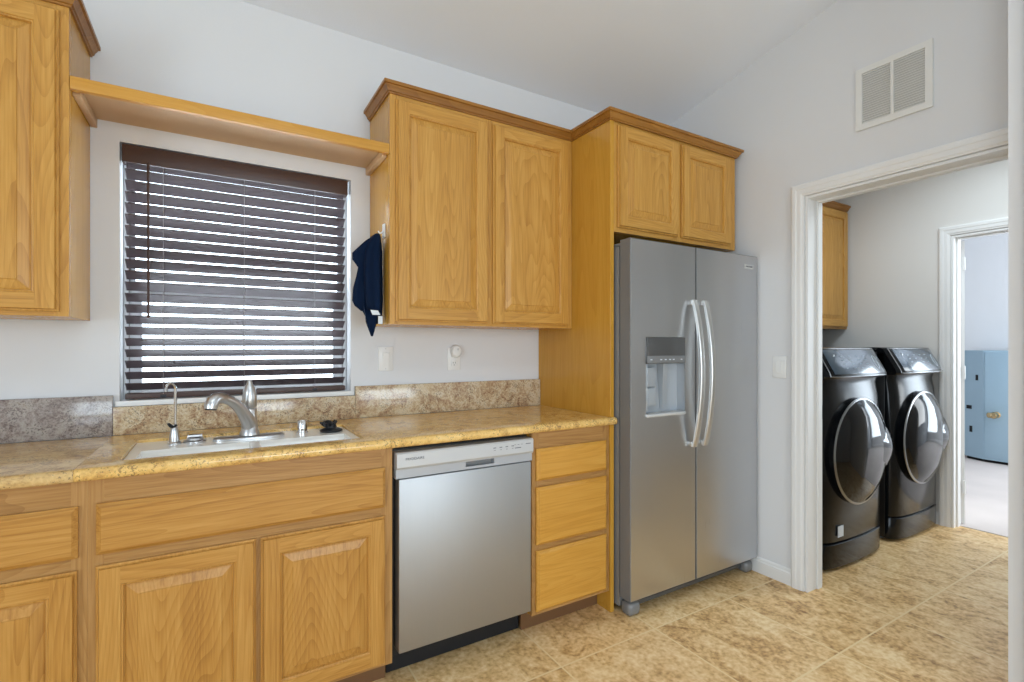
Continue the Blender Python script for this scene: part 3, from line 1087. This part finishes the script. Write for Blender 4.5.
# dishwasher air gap
ag = thing('air_gap', (0.296, 2.115, ZS), 'small upright chrome air gap cylinder on the sink, right of the faucet', 'air gap')
MB().lathe([(0.024, 0.0), (0.024, 0.003), (0.0195, 0.005), (0.0195, 0.046), (0.017, 0.050), (0.004, 0.051)], (0.296, 2.115, ZS2), seg=24).build('cap', 'chrome', ag)
mb = MB()
for q in (0.014, 0.022, 0.030):
    mb.box(0.291, 0.297, 2.0935, 2.0955, ZS2 + q, ZS2 + q + 0.003)
mb.build('vent_slot', 'gasket', ag)
# rubber stopper
st_ = thing('sink_stopper', (0.400, 2.085, ZS), 'black rubber sink stopper lying at the right end of the white sink', 'stopper')
MB().lathe([(0.040, 0.0), (0.044, 0.004), (0.042, 0.008), (0.030, 0.013), (0.022, 0.016), (0.020, 0.026), (0.008, 0.028)], (0.400, 2.085, ZS2), seg=24).build('disc', 'black_rubber', st_)
mb = MB()
for k in range(9):
    a_ = 2 * math.pi * k / 9
    r0 = 0.018
    rr = 0.030 + 0.006 * math.sin(3 * a_)
    z0 = 0.026
    p0 = Vector((0.392 + r0 * math.cos(a_), 2.085 + r0 * math.sin(a_), ZS2 + z0))
    p1 = Vector((0.392 + rr * math.cos(a_), 2.085 + rr * math.sin(a_) * 0.8, ZS2 + z0 + 0.010 + 0.007 * math.sin(2 * a_ + 1)))
    mb.tube([(0.392, 2.085, ZS2 + 0.030), p0, p1], [0.010, 0.0085, 0.004], 6)
mb.lathe([(0.016, 0.024), (0.019, 0.034), (0.013, 0.042), (0.004, 0.045)], (0.388, 2.085, ZS2), seg=14)
mb.build('crown_flaps', 'black_rubber', st_)

# ------------------------------------------------------------------ dishwasher
dw = thing('dishwasher', (0.85, 2.03, 0), 'stainless steel dishwasher under the countertop between oak cabinets', 'dishwasher')
DX0, DX1 = 0.566, 1.146
MB().box(0.556, 1.149, 1.80, 2.32, 0.10, 0.866).build('tub', 'black_plastic', dw, smooth=0)
mb = MB()
mb.box(DX0 + 0.003, DX1 - 0.008, 1.746, 1.799, 0.134, 0.764, bev=0.004)
door = mb.build('door', 'washer_steel', dw)
# control panel with a pull pocket
PX0, PX1 = 0.838, 0.965
mb = MB()
mb.cells([DX0 - 0.006, PX0, PX1, DX1], [0.7665, 0.776, 0.796, 0.800], {(1, 1)}, 1.752, 1.799, lambda u, v, w: (u, w, v), mi=1)
mb.loops([[(x, 1.746, 0.800), (x, 1.741, 0.808), (x, 1.741, 0.856), (x, 1.746, 0.861), (x, 1.799, 0.861), (x, 1.799, 0.800)] for x in (DX0 - 0.006, DX1)], True, True, mi=0)
cp = mb.build('control_panel', ['panel_silver', 'band_silver'], dw, smooth=0)
MB().box(PX0 + 0.001, PX1 - 0.001, 1.772, 1.776, 0.777, 0.795).build('pull_pocket', 'grey_plastic', cp, smooth=0)
lettering('lettering', 'FRIGIDAIRE', 0.0135, (0.628, 1.7405, 0.836), (math.pi / 2, 0, 0), 'print_grey', cp, squeeze=1.05)
marks = [(1.055, 1.085, 0.828, 0.831), (1.108, 1.132, 0.841, 0.844)]
for k in range(4):
    x = 0.955 + k * 0.028
    marks += [(x, x + 0.012, 0.838, 0.841), (x + 0.002, x + 0.010, 0.829, 0.8305)]
for k in range(3):
    x = 1.052 + k * 0.016
    marks.append((x, x + 0.009, 0.842, 0.8435))
for xa, xb, za, zb in marks:
    MB().box(xa, xb, 1.7402, 1.7412, za, zb).build('control_mark', 'print_grey', cp, smooth=0)
MB().box(0.5585, 1.149, 1.868, 1.876, 0.002, 0.132).build('kick_plate', 'toe_black', dw, smooth=0)

# ------------------------------------------------------------------ refrigerator
fr = thing('refrigerator', (2.09, 2.0, 0), 'stainless steel side-by-side refrigerator with ice and water dispenser', 'refrigerator')
YD = 1.655
RX0, RX1, RM = 1.616, 2.566, 2.061
MB().box(1.622, 2.560, 1.735, 2.33, 0.03, 1.715, bev=0.004).build('cabinet_body', 'fridge_side', fr)
MB().box(1.632, 2.552, 1.722, 1.7345, 0.075, 1.70).build('gasket', 'gasket', fr, smooth=0)


def fridge_door(x0, x1, hole):
    mb = MB()
    z0, z1 = 0.083, 1.741
    yb = 1.7215
    r = 0.003
    if hole:
        hx0, hx1, hz0, hz1, hd_ = hole
        mb.cells([x0 + r, hx0, hx1, x1 - r], [z0 + r, hz0, hz1, z1 - r], {(1, 1)}, YD, YD + hd_, lambda u, v, w: (u, w, v))
        # remove everything except front skin and hole walls
        keep = []
        for f in list(mb.bm.faces):
            c_ = f.calc_center_median()
            on_front = all(abs(v.co.y - YD) < 1e-6 for v in f.verts)
            in_hole = hx0 - 1e-4 <= c_.x <= hx1 + 1e-4 and hz0 - 1e-4 <= c_.z <= hz1 + 1e-4 and not all(abs(v.co.y - YD - hd_) < 1e-6 for v in f.verts)
            if not (on_front or in_hole):
                mb.bm.faces.remove(f)
        mb.face([(hx0, YD + hd_, hz0), (hx1, YD + hd_, hz0), (hx1, YD + hd_, hz1), (hx0, YD + hd_, hz1)])
    else:
        mb.face([(x0 + r, YD, z0 + r), (x1 - r, YD, z0 + r), (x1 - r, YD, z1 - r), (x0 + r, YD, z1 - r)])
    rows = []
    for k in range(6):
        a_ = math.pi / 2 * k / 5
        i_ = r - r * math.sin(a_)
        y = YD + r - r * math.cos(a_)
        rows.append(rect(x0, x1, z0, z1, i_, y))
    mb.loops(rows, mi=1)
    mb.loops([rows[-1], rect(x0, x1, z0, z1, 0, yb)], False, True, mi=1)
    return mb.build('door', ['fridge_steel', 'door_side'], fr, smooth=0)


HZ0, HZ1 = 0.915, 1.292
d1 = fridge_door(RX0, RM - 0.004, (1.713, 1.978, HZ0, HZ1, 0.055))
d2 = fridge_door(RM + 0.004, RX1, None)

# dispenser
mb = MB()
mb.box(1.7135, 1.9775, YD - 0.006, YD + 0.045, 1.166, 1.291, bev=0.004)
dp = mb.build('dispenser_panel', 'dispenser_dark', d1)
mb = MB()
mb.box(1.7145, 1.9765, YD - 0.0075, YD - 0.0058, 1.168, 1.203, bev=0.0005)
mb.build('button_strip', 'grey_plastic', dp)
for x in (1.735, 1.80, 1.83, 1.86, 1.885, 1.94):
    MB().box(x, x + 0.012, YD - 0.0083, YD - 0.0074, 1.182, 1.187).build('button_mark', 'print_light', dp, smooth=0)
mb = MB()
mb.box(1.7135, 1.9775, YD + 0.048, YD + 0.0545, HZ0 + 0.001, 1.165)
mb.box(1.7135, 1.728, YD + 0.002, YD + 0.048, HZ0 + 0.03, 1.165, bev=0.003)
mb.build('recess_liner', 'dispenser_grey', d1)
mb = MB()
mb.box(1.742, 1.800, YD + 0.020, YD + 0.036, 1.055, 1.148, bev=0.004)
mb.box(1.742, 1.800, YD + 0.018, YD + 0.034, 0.965, 1.050, bev=0.004)
mb.build('water_paddle', 'dispenser_grey', d1)
mb = MB()
mb.loops([[(1.835, YD + 0.047, 1.164), (1.880, YD + 0.047, 1.164), (1.872, YD + 0.012, 1.164), (1.843, YD + 0.012, 1.164)],
          [(1.855, YD + 0.047, 0.945), (1.885, YD + 0.047, 0.945), (1.880, YD + 0.034, 0.945), (1.860, YD + 0.034, 0.945)]], True, True)
mb.build('ice_chute', 'dispenser_grey', d1, smooth=0)
mb = MB()
mb.box(1.7135, 1.9775, YD - 0.010, YD + 0.046, 0.916, 0.930, bev=0.003)
mb.build('drip_tray', 'badge_silver', d1)


def fridge_handle(x, parent):
    mb = MB()
    rows = []
    z0, z1 = 0.752, 1.476
    n = 22
    for k in range(n + 1):
        t_ = k / n
        z = z0 + (z1 - z0) * t_
        s_ = math.sin(math.pi * t_)
        y = YD - 0.018 - 0.046 * s_ ** 0.8
        w_ = 0.016
        th_ = 0.008 + 0.002 * s_
        cs = lambda v: math.copysign(abs(v) ** 0.55, v)
        rows.append([(x + w_ * cs(math.cos(a_)), y + th_ * cs(math.sin(a_)), z) for a_ in [2 * math.pi * q / 20 for q in range(20)]])
    mb.loops(rows, True, True)
    for z in (z0 + 0.012, z1 - 0.012):
        mb.box(x - 0.010, x + 0.010, YD - 0.020, YD - 0.0005, z - 0.011, z + 0.011, bev=0.002)
    return mb.build('handle', 'handle_steel', parent)


fridge_handle(2.026, d1)
fridge_handle(2.106, d2)
bd = MB().box(2.452, 2.530, YD - 0.0025, YD - 0.0003, 1.668, 1.692, bev=0.0006).build('badge', 'badge_silver', d2)
lettering('lettering', 'FRIGIDAIRE', 0.0115, (2.491, YD - 0.0030, 1.680), (math.pi / 2, 0, 0), 'print_grey', bd)

# hinge covers
for x0, x1 in ((1.622, 1.700), (2.482, 2.560)):
    mb = MB()
    mb.box(x0, x1, 1.724, 1.80, 1.7155, 1.730, bev=0.003)
    mb.tube([(x0 + 0.03, 1.745, 1.716), (x0 + 0.03, 1.745, 1.734)], 0.012, 12)
    mb.build('hinge_cover', 'grey_plastic', fr)
# base grille and roller feet
MB().box(1.70, 2.49, 1.715, 1.734, 0.020, 0.070, bev=0.003).build('base_grille', 'black_plastic', fr)
MB().box(1.70, 2.49, 1.700, 1.7145, 0.030, 0.050, bev=0.003).build('grille_strip', 'dispenser_dark', fr)
for x0, x1 in ((1.624, 1.700), (2.490, 2.558)):
    mb = MB()
    mb.box(x0, x1, 1.668, 1.734, 0.002, 0.066, bev=0.022, seg=4)
    mb.build('roller_cover', 'grey_plastic', fr)

# ------------------------------------------------------------------ navy towel on its hook
tw = thing('kitchen_towel', (0.575, 2.15, 1.29), 'dark navy towel hanging from a hook on the cabinet side', 'towel')
# rings around a bunched cloth: (z, centre x, centre y, half x, half y, rotation)
secs = [(1.730, 0.598, 2.128, 0.010, 0.014), (1.718, 0.592, 2.130, 0.020, 0.030), (1.695, 0.586, 2.134, 0.028, 0.042),
        (1.655, 0.578, 2.140, 0.038, 0.054), (1.605, 0.574, 2.140, 0.041, 0.058), (1.555, 0.574, 2.138, 0.042, 0.058), (1.500, 0.574, 2.136, 0.042, 0.060),
        (1.450, 0.576, 2.134, 0.040, 0.058), (1.395, 0.578, 2.134, 0.036, 0.054), (1.372, 0.582, 2.132, 0.028, 0.046)]


def cloth(secs, name, amp, ph, cap=True, hem=0.0, thick=None):
    mb = MB()
    rows = []
    n = 40
    for i, (z, cx_, cy_, hx_, hy_) in enumerate(secs):
        f_ = min(1.0, i / 3.0)
        row = []
        for k in range(n):
            a_ = 2 * math.pi * k / n
            w_ = 1 + amp * f_ * (math.sin(5 * a_ + ph) * 0.6 + math.sin(3 * a_ + 1.3 + ph) * 0.5)
            dz = hem * math.cos(a_ + 2.2) * max(0.0, (i - len(secs) + 3) / 2.0)
            row.append((cx_ + hx_ * math.cos(a_) * w_, cy_ + hy_ * math.sin(a_) * w_, z + dz))
        rows.append(row)
    mb.loops(rows, cap, cap)
    return mb.build(name, 'towel_navy', tw, smooth=60)


cloth(secs, 'hanging_folds', 0.24, 0.6, hem=0.03)
# folded-over flap toward the window, wider at the upper fold
secs = [(1.720, 0.588, 2.140, 0.010, 0.018), (1.698, 0.572, 2.146, 0.022, 0.028), (1.668, 0.556, 2.148, 0.034, 0.036), (1.640, 0.543, 2.146, 0.044, 0.036), (1.612, 0.540, 2.142, 0.042, 0.034),
        (1.580, 0.548, 2.138, 0.028, 0.030), (1.540, 0.542, 2.140, 0.030, 0.032), (1.490, 0.534, 2.142, 0.034, 0.034), (1.440, 0.533, 2.142, 0.036, 0.032), (1.418, 0.537, 2.142, 0.030, 0.026), (1.398, 0.546, 2.142, 0.014, 0.016)]
cloth(secs, 'side_fold', 0.22, 2.2)
# long pointed tail
mb = MB()
rows = []
for (z, xa, ya, xb, yb) in ((1.460, 0.532, 2.120, 0.606, 2.112), (1.420, 0.536, 2.116, 0.604, 2.108), (1.385, 0.543, 2.114, 0.600, 2.106), (1.350, 0.546, 2.112, 0.588, 2.104), (1.315, 0.558, 2.110, 0.580, 2.104), (1.290, 0.567, 2.108, 0.573, 2.106)):
    n = 10
    fr_, bk_ = [], []
    for k in range(n + 1):
        t_ = k / n
        x, y = xa + (xb - xa) * t_, ya + (yb - ya) * t_
        wv = 0.006 * math.sin(t_ * 7)
        fr_.append((x, y + wv - 0.006, z))
        bk_.append((x, y + wv + 0.006, z))
    rows.append(fr_ + bk_[::-1])
mb.loops(rows, True, True)
mb.build('tail', 'towel_navy', tw, smooth=60)
mb = MB()
mb.loops([[(0.552, 2.064, 1.398), (0.582, 2.060, 1.396), (0.592, 2.060, 1.378), (0.560, 2.064, 1.378)], [(0.552, 2.066, 1.398), (0.582, 2.062, 1.396), (0.592, 2.062, 1.378), (0.560, 2.066, 1.378)]], True, True)
o = mb.build('care_label', 'label_white', tw, smooth=0)
mb = MB()
mb.box(0.590, 0.608, 2.085, 2.087, 1.342, 1.375)
mb.build('care_label', 'label_white', tw, smooth=0)
hk = thing('adhesive_hook', (0.622, 2.12, 1.72), 'small white hook on the cabinet side holding the navy towel', 'hook')
MB().box(0.6215, 0.6275, 2.105, 2.135, 1.715, 1.775, bev=0.002).build('back_plate', 'white_plastic', hk)
mb = MB()
mb.tube([(0.6210, 2.12, 1.742), (0.612, 2.12, 1.734), (0.604, 2.12, 1.733), (0.600, 2.12, 1.742)], 0.003, 8)
mb.build('prong', 'white_plastic', hk)

# ------------------------------------------------------------------ switch plates and outlet


def plate_y(name, x0, x1, z0, z1, label, cat):
    t = thing(name, ((x0 + x1) / 2, YW, z0), label, cat)
    MB().box(x0, x1, YW - 0.006, YW - 0.0003, z0, z1, bev=0.002).build('cover_plate', 'white_plastic', t)
    return t


t = plate_y('light_switch', 0.667, 0.737, 1.130, 1.245, 'white rocker light switch on the window wall beside the outlet', 'light switch')
xm, zm = 0.702, 1.1875
rk = MB()
rk.box(xm - 0.0175, xm + 0.0175, YW - 0.0075, YW - 0.0058, zm - 0.034, zm + 0.034, bev=0.0006)
rk = rk.build('rocker_frame', 'white_plastic', t)
MB().prism([(YW - 0.0076, zm - 0.030), (YW - 0.0125, zm + 0.030), (YW - 0.0076, zm + 0.031)], 0, xm - 0.014, xm + 0.014).build('rocker', 'white_plastic', t, smooth=0)
for dz in (-0.048, 0.048):
    MB().lathe([(0.003, 0.0), (0.003, -0.001), (0.001, -0.0013)], (xm, YW - 0.0058, zm + dz), axis=1, seg=10).build('screw', 'badge_silver', t)

t = plate_y('wall_outlet', 1.024, 1.094, 1.125, 1.240, 'white wall outlet with a plug-in device above the backsplash', 'outlet')
xm, zm = 1.059, 1.1825
for dz in (-0.022, 0.022):
    MB().box(xm - 0.016, xm + 0.016, YW - 0.0085, YW - 0.0058, zm + dz - 0.014, zm + dz + 0.014, bev=0.004).build('receptacle', 'white_plastic', t)
mb = MB()
for dx in (-0.006, 0.006):
    mb.box(xm + dx - 0.001, xm + dx + 0.001, YW - 0.0092, YW - 0.0083, zm - 0.024, zm - 0.015)
mb.lathe([(0.0024, 0.0), (0.0024, -0.0009)], (xm, YW - 0.0083, zm - 0.031), axis=1, seg=10)
mb.build('slots', 'gasket', t, smooth=0)
pl = thing('plug_in_device', (1.063, YW - 0.02, 1.205), 'white rounded plug-in device in the upper socket of the outlet', 'plug-in device')
mb = MB()
mb.lathe([(0.022, -0.0095), (0.026, -0.014), (0.026, -0.030), (0.021, -0.038), (0.008, -0.040)], (1.063, YW, 1.222), axis=1, seg=24, sy=1.25)
mb.build('housing', 'white_plastic', pl)
MB().lathe([(0.006, -0.0403), (0.006, -0.042), (0.002, -0.043)], (1.066, YW, 1.232), axis=1, seg=14).build('sensor', 'badge_silver', pl)

t = thing('light_switch', (XR, 1.535, 1.08), 'white rocker light switch on the right wall beside the doorway', 'light switch')
ym, zm = 1.535, 1.1375
MB().box(XR - 0.006, XR - 0.0003, ym - 0.037, ym + 0.037, zm - 0.058, zm + 0.058, bev=0.002).build('cover_plate', 'white_plastic', t)
MB().box(XR - 0.0075, XR - 0.0058, ym - 0.0175, ym + 0.0175, zm - 0.034, zm + 0.034, bev=0.0006).build('rocker_frame', 'white_plastic', t)
MB().prism([(ym - 0.014, zm - 0.030), (ym + 0.014, zm - 0.030), (ym + 0.014, zm + 0.030), (ym - 0.014, zm + 0.030)], 0, XR - 0.010, XR - 0.0074).build('rocker', 'white_plastic', t, smooth=0)

# ------------------------------------------------------------------ return-air vent
vt = thing('air_vent', (XR, 1.021, 2.25), 'white double-panel return air vent high on the right wall', 'air vent')
VY0, VY1, VZ0, VZ1 = 0.876, 1.166, 2.250, 2.535
B = 0.026
mb = MB()
mid = (VY0 + VY1) / 2
mb.cells([VY0, VY0 + B, mid - 0.006, mid + 0.006, VY1 - B, VY1], [VZ0, VZ0 + B, VZ1 - B, VZ1], {(1, 1), (3, 1)}, XR - 0.010, XR - 0.0005, lambda u, v, w: (w, u, v))
mb.build('frame', 'vent_paint', vt, smooth=0)
for (a_, b_) in ((VY0 + B, mid - 0.006), (mid + 0.006, VY1 - B)):
    mb = MB()
    n = 22
    h_ = (VZ1 - VZ0 - 2 * B) / n
    for k in range(n):
        z = VZ0 + B + h_ * k
        mb.prism([(XR - 0.009, z + 0.0012), (XR - 0.009, z + 0.0036), (XR - 0.0022, z + h_), (XR - 0.0022, z + h_ - 0.0022)], 1, a_ + 0.0005, b_ - 0.0005)
    lv = mb.build('louver_panel', 'vent_paint', vt, smooth=0)
    MB().box(XR - 0.0020, XR - 0.0006, a_ + 0.0005, b_ - 0.0005, VZ0 + B + 0.0005, VZ1 - B - 0.0005).build('backing', 'vent_dark', lv, smooth=0)

# ------------------------------------------------------------------ laundry machines


def washer(x0, x1, label, marks):
    w = thing('washing_machine', ((x0 + x1) / 2, 1.9, 0), label, 'washing machine', 'black laundry machines')
    xc = (x0 + x1) / 2
    hw = (x1 - x0) / 2
    yf, yb = 1.475, 2.31
    zt = 1.242
    MB().box(x0, x1, yf + 0.03, yb, 0.018, zt - 0.03, bev=0.006).build('cabinet_body', 'washer_side', w)
    MB().box(x0, x1, yf + 0.075, yb, zt - 0.0295, zt, bev=0.010, seg=3).build('top_cover', 'washer_black', w)

    # bowed front skin
    def bow(x):
        s_ = (x - xc) / hw
        return 0.022 * (1 - s_ * s_) + 0.030 * (1 - abs(s_) ** 10)

    def skin(z0, z1, prof, mat, name, extra=0.0):
        """prof: list (z, dy) ; front y = yf - bow - dy"""
        mb = MB()
        n = 20
        rows = []
        for (z, dy) in prof:
            row = []
            for k in range(n + 1):
                s_ = math.sin(math.pi / 2 * (-1 + 2 * k / n))
                x = xc + hw * s_
                rnd = 0.0
                row.append((x, yf - bow(x) - dy + rnd, z))
            rows.append(row + [(x1, yf + 0.029, z), (x0, yf + 0.029, z)])
        mb.loops(rows, True, True)
        return mb.build(name, mat, w, smooth=50)

    skin(0, 0, [(0.020, -0.004), (0.026, 0.0), (0.150, 0.002), (0.156, -0.006)], 'washer_black', 'plinth_drawer')
    skin(0, 0, [(0.160, -0.006), (0.166, 0.0), (0.42, 0.0), (0.80, -0.002), (0.95, -0.010), (1.03, -0.022), (1.065, -0.012)], 'washer_black', 'front_panel')
    # console that leans back
    mb = MB()
    n = 20
    rows = []
    cons = [(1.066, 0.000), (1.068, 0.024), (1.080, 0.034), (1.100, 0.028), (1.225, -0.038), (1.237, -0.048), (1.240, -0.062)]
    for (z, dy) in cons:
        row = []
        for k in range(n + 1):
            s_ = math.sin(math.pi / 2 * (-1 + 2 * k / n))
            x = xc + hw * s_
            rnd = 0.0
            row.append((x, yf - bow(x) - dy + rnd, z))
        rows.append(row + [(x1, yf + 0.074, z), (x0, yf + 0.074, z)])
    mb.loops(rows, True, True)
    con = mb.build('console', 'washer_black', w, smooth=40)
    # glossy display insert and silver edge lines
    mb = MB()
    rows = []
    for (z, dy, e) in ((1.094, 0.0295, 0.86), (1.100, 0.0285, 0.86), (1.225, -0.0375, 0.86), (1.229, -0.0412, 0.86)):
        row = []
        for k in range(n + 1):
            s_ = (-1 + 2 * k / n) * e
            x = xc + hw * s_
            row.append((x, yf - bow(x) - dy - 0.0012, z))
        rows.append(row)
    mb.loops(rows, closed=False)
    mb.build('display_panel', 'washer_panel', con, smooth=40)
    mb = MB()
    for (z, dy) in ((1.080, 0.0340), (1.234, -0.0455)):
        pts = []
        for k in range(n + 1):
            s_ = (-1 + 2 * k / n) * 0.93
            x = xc + hw * s_
            pts.append((x, yf - bow(x) - dy - 0.0012, z))
        mb.tube(pts, 0.0045, 8)
    for sg in (-1, 1):
        s_ = 0.93 * sg
        x = xc + hw * s_
        mb.tube([(x, yf - bow(x) - 0.0345, 1.080), (x, yf - bow(x) - 0.028, 1.102), (x, yf - bow(x) + 0.0385, 1.226), (x, yf - bow(x) + 0.0455, 1.234)], 0.004, 8)
    mb.build('silver_edging', 'washer_trim', con)
    # printed controls

    def onpanel(s_, t_):
        x = xc + hw * s_
        z = 1.106 + (1.216 - 1.106) * t_
        dy = 0.024 + (-0.0330 - 0.024) * t_
        return Vector((x, yf - bow(x) - dy - 0.0026, z))
    for r_ in range(4):
        for c_ in range(4):
            p = onpanel(-0.48 + c_ * 0.24, 0.18 + r_ * 0.20)
            MB().box(p.x - 0.012, p.x + 0.012, p.y - 0.0008, p.y + 0.0008, p.z - 0.002, p.z + 0.002).build('control_mark', 'print_dim', con, smooth=0)
    q = onpanel(-0.66, 0.80)
    MB().lathe([(0.008, 0.001), (0.008, -0.0005)], q, axis=1, seg=12).build('power_button', 'print_light', con)
    mb = MB()
    loop_pts = []
    for k in range(17):
        a_ = 2 * math.pi * k / 16
        loop_pts.append(onpanel(0.60 + 0.07 * math.cos(a_), 0.44 + 0.34 * math.sin(a_)))
    mb.tube(loop_pts, 0.0016, 6)
    mb.build('dial_outline', 'print_light', con, smooth=0)

    # round door: ring, dark bulging glass, handle bump on the right
    zd, R = 0.650, 0.302
    yd = yf - 0.056
    cx_ = xc - 0.008
    mb = MB()
    mb.lathe([(R + 0.001, -0.006), (R + 0.003, -0.009), (R - 0.002, -0.013), (R - 0.009, -0.014)], (cx_, yd, zd), axis=1, seg=64, cap0=False, cap1=False)
    mb.lathe([(R - 0.006, 0.034), (R, 0.010), (R + 0.001, -0.006)], (cx_, yd, zd), axis=1, seg=64, cap0=False, cap1=False, mi=1)
    dr = mb.build('door', ['washer_trim', 'washer_black'], w)
    mb = MB()
    prof = [(R - 0.009, -0.0135), (R - 0.024, -0.021), (R - 0.050, -0.036), (R - 0.10, -0.052), (R - 0.18, -0.063), (R - 0.26, -0.067), (0.01, -0.068)]
    rows = []
    for r_, h_ in prof:
        row = []
        for k in range(64):
            a_ = 2 * math.pi * k / 64
            row.append((cx_ + r_ * math.cos(a_), yd + h_, zd + r_ * math.sin(a_)))
        rows.append(row)
    mb.loops(rows, False, True)
    mb.build('door_glass', 'washer_glass', dr, smooth=60)
    # grip: a swelling of the glass at the rim, wrapped round the door's right side
    mb = MB()
    rows = []
    for r_, base, extra in ((R - 0.170, 0.0600, 0.000), (R - 0.125, 0.0560, 0.006), (R - 0.080, 0.0465, 0.014), (R - 0.040, 0.0310, 0.024),
                            (R - 0.010, 0.0140, 0.034), (R + 0.008, 0.0090, 0.032), (R + 0.018, 0.0060, 0.024), (R + 0.021, 0.0020, 0.012), (R + 0.014, 0.0, -0.004)):
        row = []
        for k in range(17):
            t_ = -1 + k / 8
            w_ = math.cos(t_ * math.pi / 2) ** 0.8 if abs(t_) < 0.999 else 0.0
            a_ = t_ * 0.46 - 0.02
            rr = r_ if r_ < R else R + (r_ - R) * w_
            row.append((cx_ + rr * math.cos(a_), yd - base - extra * w_ + (0.004 if w_ == 0 else 0), zd + rr * math.sin(a_)))
        rows.append(row)
    mb.loops(rows, closed=False)
    mb.build('door_handle', 'washer_glass', dr, smooth=50)
    if marks:
        p = Vector((xc - 0.20, 0, 0.215))
        o = MB().box(p.x - 0.030, p.x + 0.026, yf - bow(p.x) - 0.004, yf - bow(p.x) - 0.0010, 0.190, 0.250).build('energy_sticker', 'label_white', w, smooth=0)
        o['label'] = 'small pale sticker'
    # feet
    for fx_ in (x0 + 0.05, x1 - 0.05):
        for fy_ in (yf + 0.08, yb - 0.06):
            MB().lathe([(0.022, 0.0), (0.022, 0.008), (0.010, 0.010), (0.010, 0.020)], (fx_, fy_, 0.0005), seg=14).build('foot', 'grey_plastic', w)
    return w


washer(2.845, 3.525, 'black front-load washer nearest the white door jamb, partly hidden by it', True)
washer(3.690, 4.344, 'black front-load laundry machine beside the far doorway casing', False)

# supply box on the wall behind the near machine
o = MB().box(3.52, 3.66, YW - 0.06, YW - 0.001, 1.245, 1.30, bev=0.004).build('water_supply_box', 'black_plastic')
tag(o, 'dark box on the laundry wall behind the near machine', 'supply box')

# laundry wall cabinet
lc = thing('wall_cabinet', (3.85, 2.19, 1.385), 'oak wall cabinet above the black laundry machines, seen through the doorway', 'cabinet', 'oak wall cabinets')
LY = 2.035
carcass(lc, 3.36, 4.345, LY + 0.02, YW - 0.002, 1.385, 2.345)
face_frame(lc, 3.36, 4.345, 1.385, 2.345, LY, [(3.36, 3.395), (3.845, 3.885), (4.310, 4.345)],
           [(1.385, 1.42, 3.395, 3.845), (1.385, 1.42, 3.885, 4.31), (2.29, 2.345, 3.395, 3.845), (2.29, 2.345, 3.885, 4.31)])
panel_door(lc, 3.378, 3.856, 1.398, 2.315, LY)
panel_door(lc, 3.874, 4.328, 1.398, 2.315, LY)
MB().sweep(CROWN, [(3.36, LY, 2.322), (4.345 - 0.002, LY, 2.322)], [(0, -1, 0)]).build('crown_molding', 'oak_crown', lc, smooth=25)

# ------------------------------------------------------------------ pale blue steel cabinet in the carpeted room
bc = thing('steel_cabinet', (7.3, 1.75, 0.004), 'pale blue steel cabinet with brass knob on the carpet past the far doorway', 'steel cabinet')
mb = MB()
plan = [(7.10, 1.40), (7.10, 1.985), (7.20, 2.17), (7.55, 2.17), (7.55, 1.40)]
mb.prism(plan, 2, 0.035, 1.205)
mb.build('body', 'blue_paint', bc, smooth=0)
mb = MB()
mb.prism([(7.13, 1.42), (7.13, 1.97), (7.22, 2.15), (7.53, 2.15), (7.53, 1.42)], 2, 0.0045, 0.0345)
mb.build('base', 'dark_gap', bc, smooth=0)
mb = MB()
mb.box(7.088, 7.0995, 1.42, 1.965, 0.06, 1.18, bev=0.003)
bd_ = mb.build('door', 'blue_paint', bc)
mb = MB()
mb.lathe([(0.032, -0.001), (0.034, -0.006), (0.020, -0.012), (0.016, -0.05), (0.030, -0.06), (0.036, -0.085), (0.030, -0.11), (0.012, -0.115)], (7.088, 1.87, 0.525), axis=0, seg=20)
mb.tube([(7.08, 1.87, 0.525), (7.02, 1.88, 0.525), (6.985, 1.905, 0.525)], [0.026, 0.03, 0.028], 14)
mb.build('knob', 'brass', bd_)
ex, ey = 0.10, 0.185
nl = math.hypot(ex, ey)


def onedge(t_, z, hw_, hh_):
    px, py = 7.10 + ex * t_, 1.985 + ey * t_
    ux_, uy_ = ex / nl * hw_, ey / nl * hw_
    nx_, ny_ = -ey / nl * 0.002, ex / nl * 0.002
    a_ = [(px - ux_, py - uy_, z - hh_), (px + ux_, py + uy_, z - hh_), (px + ux_, py + uy_, z + hh_), (px - ux_, py - uy_, z + hh_)]
    MB().loops([a_, [(p[0] + nx_, p[1] + ny_, p[2]) for p in a_]], True, True).build('latch_hole', 'dark_gap', bc, smooth=0)


onedge(0.30, 0.91, 0.014, 0.030)
onedge(0.72, 0.58, 0.030, 0.020)
onedge(0.62, 0.34, 0.016, 0.034)
